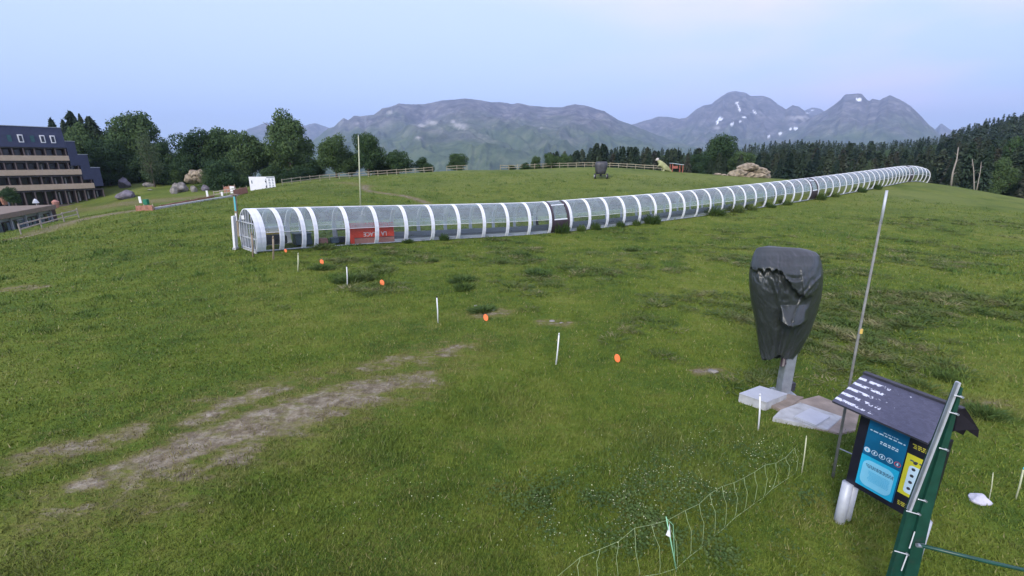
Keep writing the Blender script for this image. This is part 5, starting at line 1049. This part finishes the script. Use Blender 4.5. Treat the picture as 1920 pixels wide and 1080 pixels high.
for i in range(5):
    c_ = (.12+.095*i, zb0+.69); n_ = 20; r_ = .040; m_ = M['print_white']; mb = MB()
    pts = [ip(c_[0]+r_*math.cos(2*math.pi*j/n_), c_[1]+r_*math.sin(2*math.pi*j/n_), .0685) for j in range(n_)]; pin = [ip(c_[0]+r_*(.0 if i == 0 else .80)*math.cos(2*math.pi*j/n_), c_[1]+r_*(.0 if i == 0 else .80)*math.sin(2*math.pi*j/n_), .0685) for j in range(n_)]
    mb.add(pts+pin, [(j, (j+1) % n_, n_+(j+1) % n_, n_+j) for j in range(n_)])
    bd = MB(); bd.add([ip(c_[0]+dx*r_, c_[1]+dz*r_, .0692) for dx, dz in ((-.25, -.5), (.3, -.45), (.15, .1), (.3, .5), (-.05, .55), (-.3, .1))], [(0, 1, 2, 3, 4, 5)])
    o = mb.build('pictogram', M['print_red'] if i == 4 else m_, bp_); bd.build('symbol', M['cyan_panel'] if i == 0 else m_, o)
for i in range(5):
    mb = MB(); z = zb0+.43+.10*i; x = .68
    mb.add([ip(x+.024*math.cos(q_*1.05), z+.024*math.sin(q_*1.05), .072) for q_ in range(6)], [tuple(range(6))]); mb.build('picture', M['dark_metal'], yp_); words(.75, .82, z, .014, .072, M['grey_metal'], 'picture_text', yp_, 20+i, 2)
# paired timber legs, only the left pair shows below the board
for a in (-.01, Wd-.06):
    for o_ in (-.06, .10): MB().tube([ip(a, -.2, o_-.02), ip(a, zb0+.02, o_-.02)], .075, 12).build('leg', M['bar_metal'], ib, True)
    MB().beam(ip(a, zb0, .0), ip(a, zb1+.12, .0), .10, .10, BN).build('upright', M['black'], ib)
# roof: two slopes; uv on the camera-side slope
def slope(a0, a1, o0, z0, o1, z1, th, m, nm, uv=True):
    vs = [ip(a0, z0, o0), ip(a1, z0, o0), ip(a1, z1, o1), ip(a0, z1, o1)]; nn_ = (vs[1]-vs[0]).cross(vs[3]-vs[0]).normalized(); nn_ = nn_ if nn_.z > 0 else -nn_
    vs = vs+[v_-nn_*th for v_ in vs]; me = bpy.data.meshes.new(nm); fs = [(0, 1, 2, 3), (7, 6, 5, 4), (0, 4, 5, 1), (1, 5, 6, 2), (2, 6, 7, 3), (3, 7, 4, 0)]; me.from_pydata(vs, [], fs); me.materials.append(m)
    ul = me.uv_layers.new(name='UVMap'); cc = [(0, 0), (1.5, 0), (1.5, .8), (0, .8)]*2
    for lp in me.loops: ul.data[lp.index].uv = cc[lp.vertex_index]
    return link(nm, me, ib)
zR = 2.388; zEv = 2.098; RA, RB = -.29, .86
slope(RA, RB, .423, zEv, -.30, zR, .035, M['shingle'], 'roof_front'); slope(RA, RB, -.62, zEv+.1, -.305, zR, .035, M['felt'], 'roof_back')
MB().beam(ip(RA-.01, zR+.012, -.30), ip(RB+.01, zR+.012, -.30), .08, .03).build('ridge_cap', M['dark_metal'], ib)
vs = [at(a, b_, y)-P1 for a, b_, y in ((1785,752,5.15),(1797,770,5.1),(1812,768,5.05),(1836,806,4.9),(1834,821,4.9),(1812,806,4.95),(1806,816,5.0),(1790,808,5.0),(1780,812,5.05))]
MB().add(vs+[v_+Vector((.01, .03, 0)) for v_ in vs], [tuple(range(9)), tuple(range(9, 18))[::-1]]+[(i, (i+1) % 9, 9+(i+1) % 9, 9+i) for i in range(9)]).build('torn_roof_edge', M['felt'], ib)
# roof brackets
for a in (.04, RB-.08): MB().beam(ip(a, zb1+.0, -.02), ip(a, zR-.05, -.26), .07, .07, BN).build('bracket', M['black'], ib); MB().beam(ip(a, zEv-.03, .38), ip(a, zR-.07, -.28), .05, .05, BN).build('rafter', M['black'], ib)

# ------------------------------------------------------------------ green steel beam with a pale rail, and handrail
Yg = 4.2
LE = [(1652,1130),(1670,1075),(1702,960),(1745,850),(1796,722)]; RE = [(1704,1130),(1722,1075),(1748,960),(1775,850),(1806,728)]
LP = [at(a, b_, Yg) for a, b_ in LE]; RP = [at(a, b_, Yg) for a, b_ in RE]; e0 = LP[0]; gb = empty('steel_beam', (e0.x, e0.y, gz(e0.x, e0.y)), 'dark green steel beam with a pale rail bolted along it in the near right corner', 'beam'); o_ = Vector(gb.location)
LP = [LP[0]-(LP[1]-LP[0])*4.5]+LP[1:]; RP = [RP[0]-(RP[1]-RP[0])*4.5]+RP[1:]
def ribbon(f0, f1, y0, y1, m, nm):
    vs = []
    for a, b_ in zip(LP, RP):
        for f, y in ((f0, y0), (f1, y0), (f1, y1), (f0, y1)): vs.append(a+(b_-a)*f+Vector((0, y, 0))-o_)
    n_ = len(LP); fs = [(i*4+j, i*4+(j+1) % 4, i*4+4+(j+1) % 4, i*4+4+j) for i in range(n_-1) for j in range(4)]+[(0, 1, 2, 3), (n_*4-1, n_*4-2, n_*4-3, n_*4-4)]
    return MB().add(vs, fs).build(nm, m, gb)
ribbon(.06, .52, .022, .028, M['green_paint'], 'web'); ribbon(0, .08, 0, .045, M['green_paint'], 'flange'); ribbon(.50, .56, -.005, .045, M['green_paint'], 'flange'); ribbon(.565, 1, .0, .04, M['green_paint'], 'side_channel')
up_ = Vector((0, -1, 0)); ra = at(1704, 957, Yg-.05); rb = at(1797, 716, Yg-.05); MB().beam(ra-o_, rb-o_, .024, .05, up_).build('pale_rail', M['bar_metal'], gb, bevel=.005)
MB().beam(ra-o_+Vector((-.02, -.01, 0)), rb-o_+Vector((-.02, -.01, 0)), .008, .02, up_).build('rail_edge', M['grey_metal'], gb)
for px, py, w_ in ((1700,958,24),(1722,936,14),(1762,840,14),(1781,773,14),(1790,741,14),(1678,1033,24)):
    q_ = at(px, py, Yg-.09)-o_; r2 = at(px+w_, py+w_*.28, Yg-.03)-o_; b0 = MB(); b0.tube([q_, r2], .006, 6); b0.build('bolt', M['white'], gb); MB().tube([r2+Vector((0, -.012, 0)), r2+Vector((0, .02, 0))], .013, 6).build('nut', M['grey_metal'], gb)
for (a, b_), (c2, d2) in (((1690,1070),(1702,1038)),((1705,1028),(1715,997))): MB().beam(at(a, b_, Yg-.012)-o_, at(c2, d2, Yg-.012)-o_, .010, .006, up_).build('pale_strip', M['white'], gb)
ha = at(1724, 1022, Yg-.03); hb = at(1990, 1084, Yg-.35); e_ = empty('handrail', ha, 'thin dark green handrail running right from the steel beam', 'handrail'); MB().tube([(0, 0, 0), (hb-ha)*.5+Vector((0, 0, -.01)), hb-ha], .021, 10).build('tube', M['green_paint'], e_, True)
MB().tube([(-.03, 0, 0), (.05, 0, -.01)], .024, 10).build('collar', M['grey_metal'], e_); hp = hb-ha; MB().tube([hp, (hp.x, hp.y, gz(hb.x, hb.y)-ha.z-.2)], .018, 8).build('post', M['green_paint'], e_)

# ------------------------------------------------------------------ fallen electric net
topc = [(1040,1085),(1088,1045),(1125,1030),(1160,1015),(1190,990),(1222,984),(1253,975),(1285,957),(1311,945),(1331,926),(1354,912),(1376,905),(1395,896),(1415,885),(1434,872),(1455,868),(1473,858),(1490,840)]
botc = [(1045,1110),(1083,1095),(1118,1095),(1157,1090),(1198,1088),(1235,1083),(1268,1070),(1292,1050),(1314,1030),(1337,1012),(1357,994),(1376,975),(1394,963),(1411,952),(1430,937),(1446,922),(1475,903),(1490,892)]
fn = G(1290, 1000); e_ = empty('fallen_net', fn, 'sagging green netting fence slumped across the weeds in the foreground', 'netting')
tops_ = []; bots = []
for i, ((a, b2), (c2, d2)) in enumerate(zip(topc, botc)):
    bt = G(c2, d2) if d2 < 1200 else G(c2, 1085); bt.z += .02; q_ = at(a, b2, bt.y+.05); gg = G(a, b2); q_ = gg+Vector((0, 0, .02)) if q_.z < gg.z+.02 else q_; q_ = bt+(q_-bt)*1.0; tops_.append(q_-fn); bots.append(bt-fn)
for i, (q_, r_) in enumerate(zip(tops_, bots)):
    md = (q_+r_)/2+Vector((.05*(1 if i > 4 else -.5), 0, .05)); MB().tube([q_, q_*.6+r_*.1+md*.3, md, r_*.75+md*.25+Vector((.015, 0, 0)), r_], .0032, 5).build('strand', M['rope'], e_, True)
MB().tube([p_+Vector((0, 0, .0)) for p_ in tops_], .0022, 5).build('top_cord', M['rope'], e_, True); MB().tube(bots, .0045, 5).build('bottom_cord', M['rope'], e_, True)
b3 = G(1271, 1072); tt = at(1249, 969, b3.y); s2 = empty('net_stake', b3, 'pale green plastic stake leaning left and holding up the fallen net', 'stake'); MB().tube([(0, 0, -.1), tt-b3], [.009, .007], 8).build('shaft', M['stake_green'], s2, True)
tv = tt-b3; MB().tube([tv*.97, tv*.85+Vector((.07, 0, 0)), tv*.05+Vector((-.03, .02, 0))], .0035, 5).build('guy_cord', M['stake_green'], s2); MB().add([tv*.8, tv*.74+Vector((-.05, -.02, -.05)), tv*.66+Vector((.0, -.02, -.02)), tv*.86+Vector((.03, .02, 0))], [(0, 1, 2), (0, 2, 3)]).build('rag', M['white'], s2)

# ------------------------------------------------------------------ haze
HZ = True
if HZ:
    mb = MB(); zlo, zhi = -170, 1500
    hb_ = mb.box((0, 5500, (zlo+zhi)/2), (34000, 21500, zhi-zlo)).build('haze', bpy.data.materials.new('haze_air')); hm = hb_.data.materials[0]; hm.use_nodes = True; t = hm.node_tree
    t.nodes.remove(t.nodes['Principled BSDF']); pv = t.nodes.new('ShaderNodeVolumePrincipled'); pv.inputs['Density'].default_value = 1.1e-4; pv.inputs['Color'].default_value = (.56, .70, 1, 1); pv.inputs['Anisotropy'].default_value = .2
    t.links.new(pv.outputs[0], t.nodes['Material Output'].inputs['Volume']); tag(hb_, 'thin blue grey haze softening the far mountains', 'haze', kind='stuff')
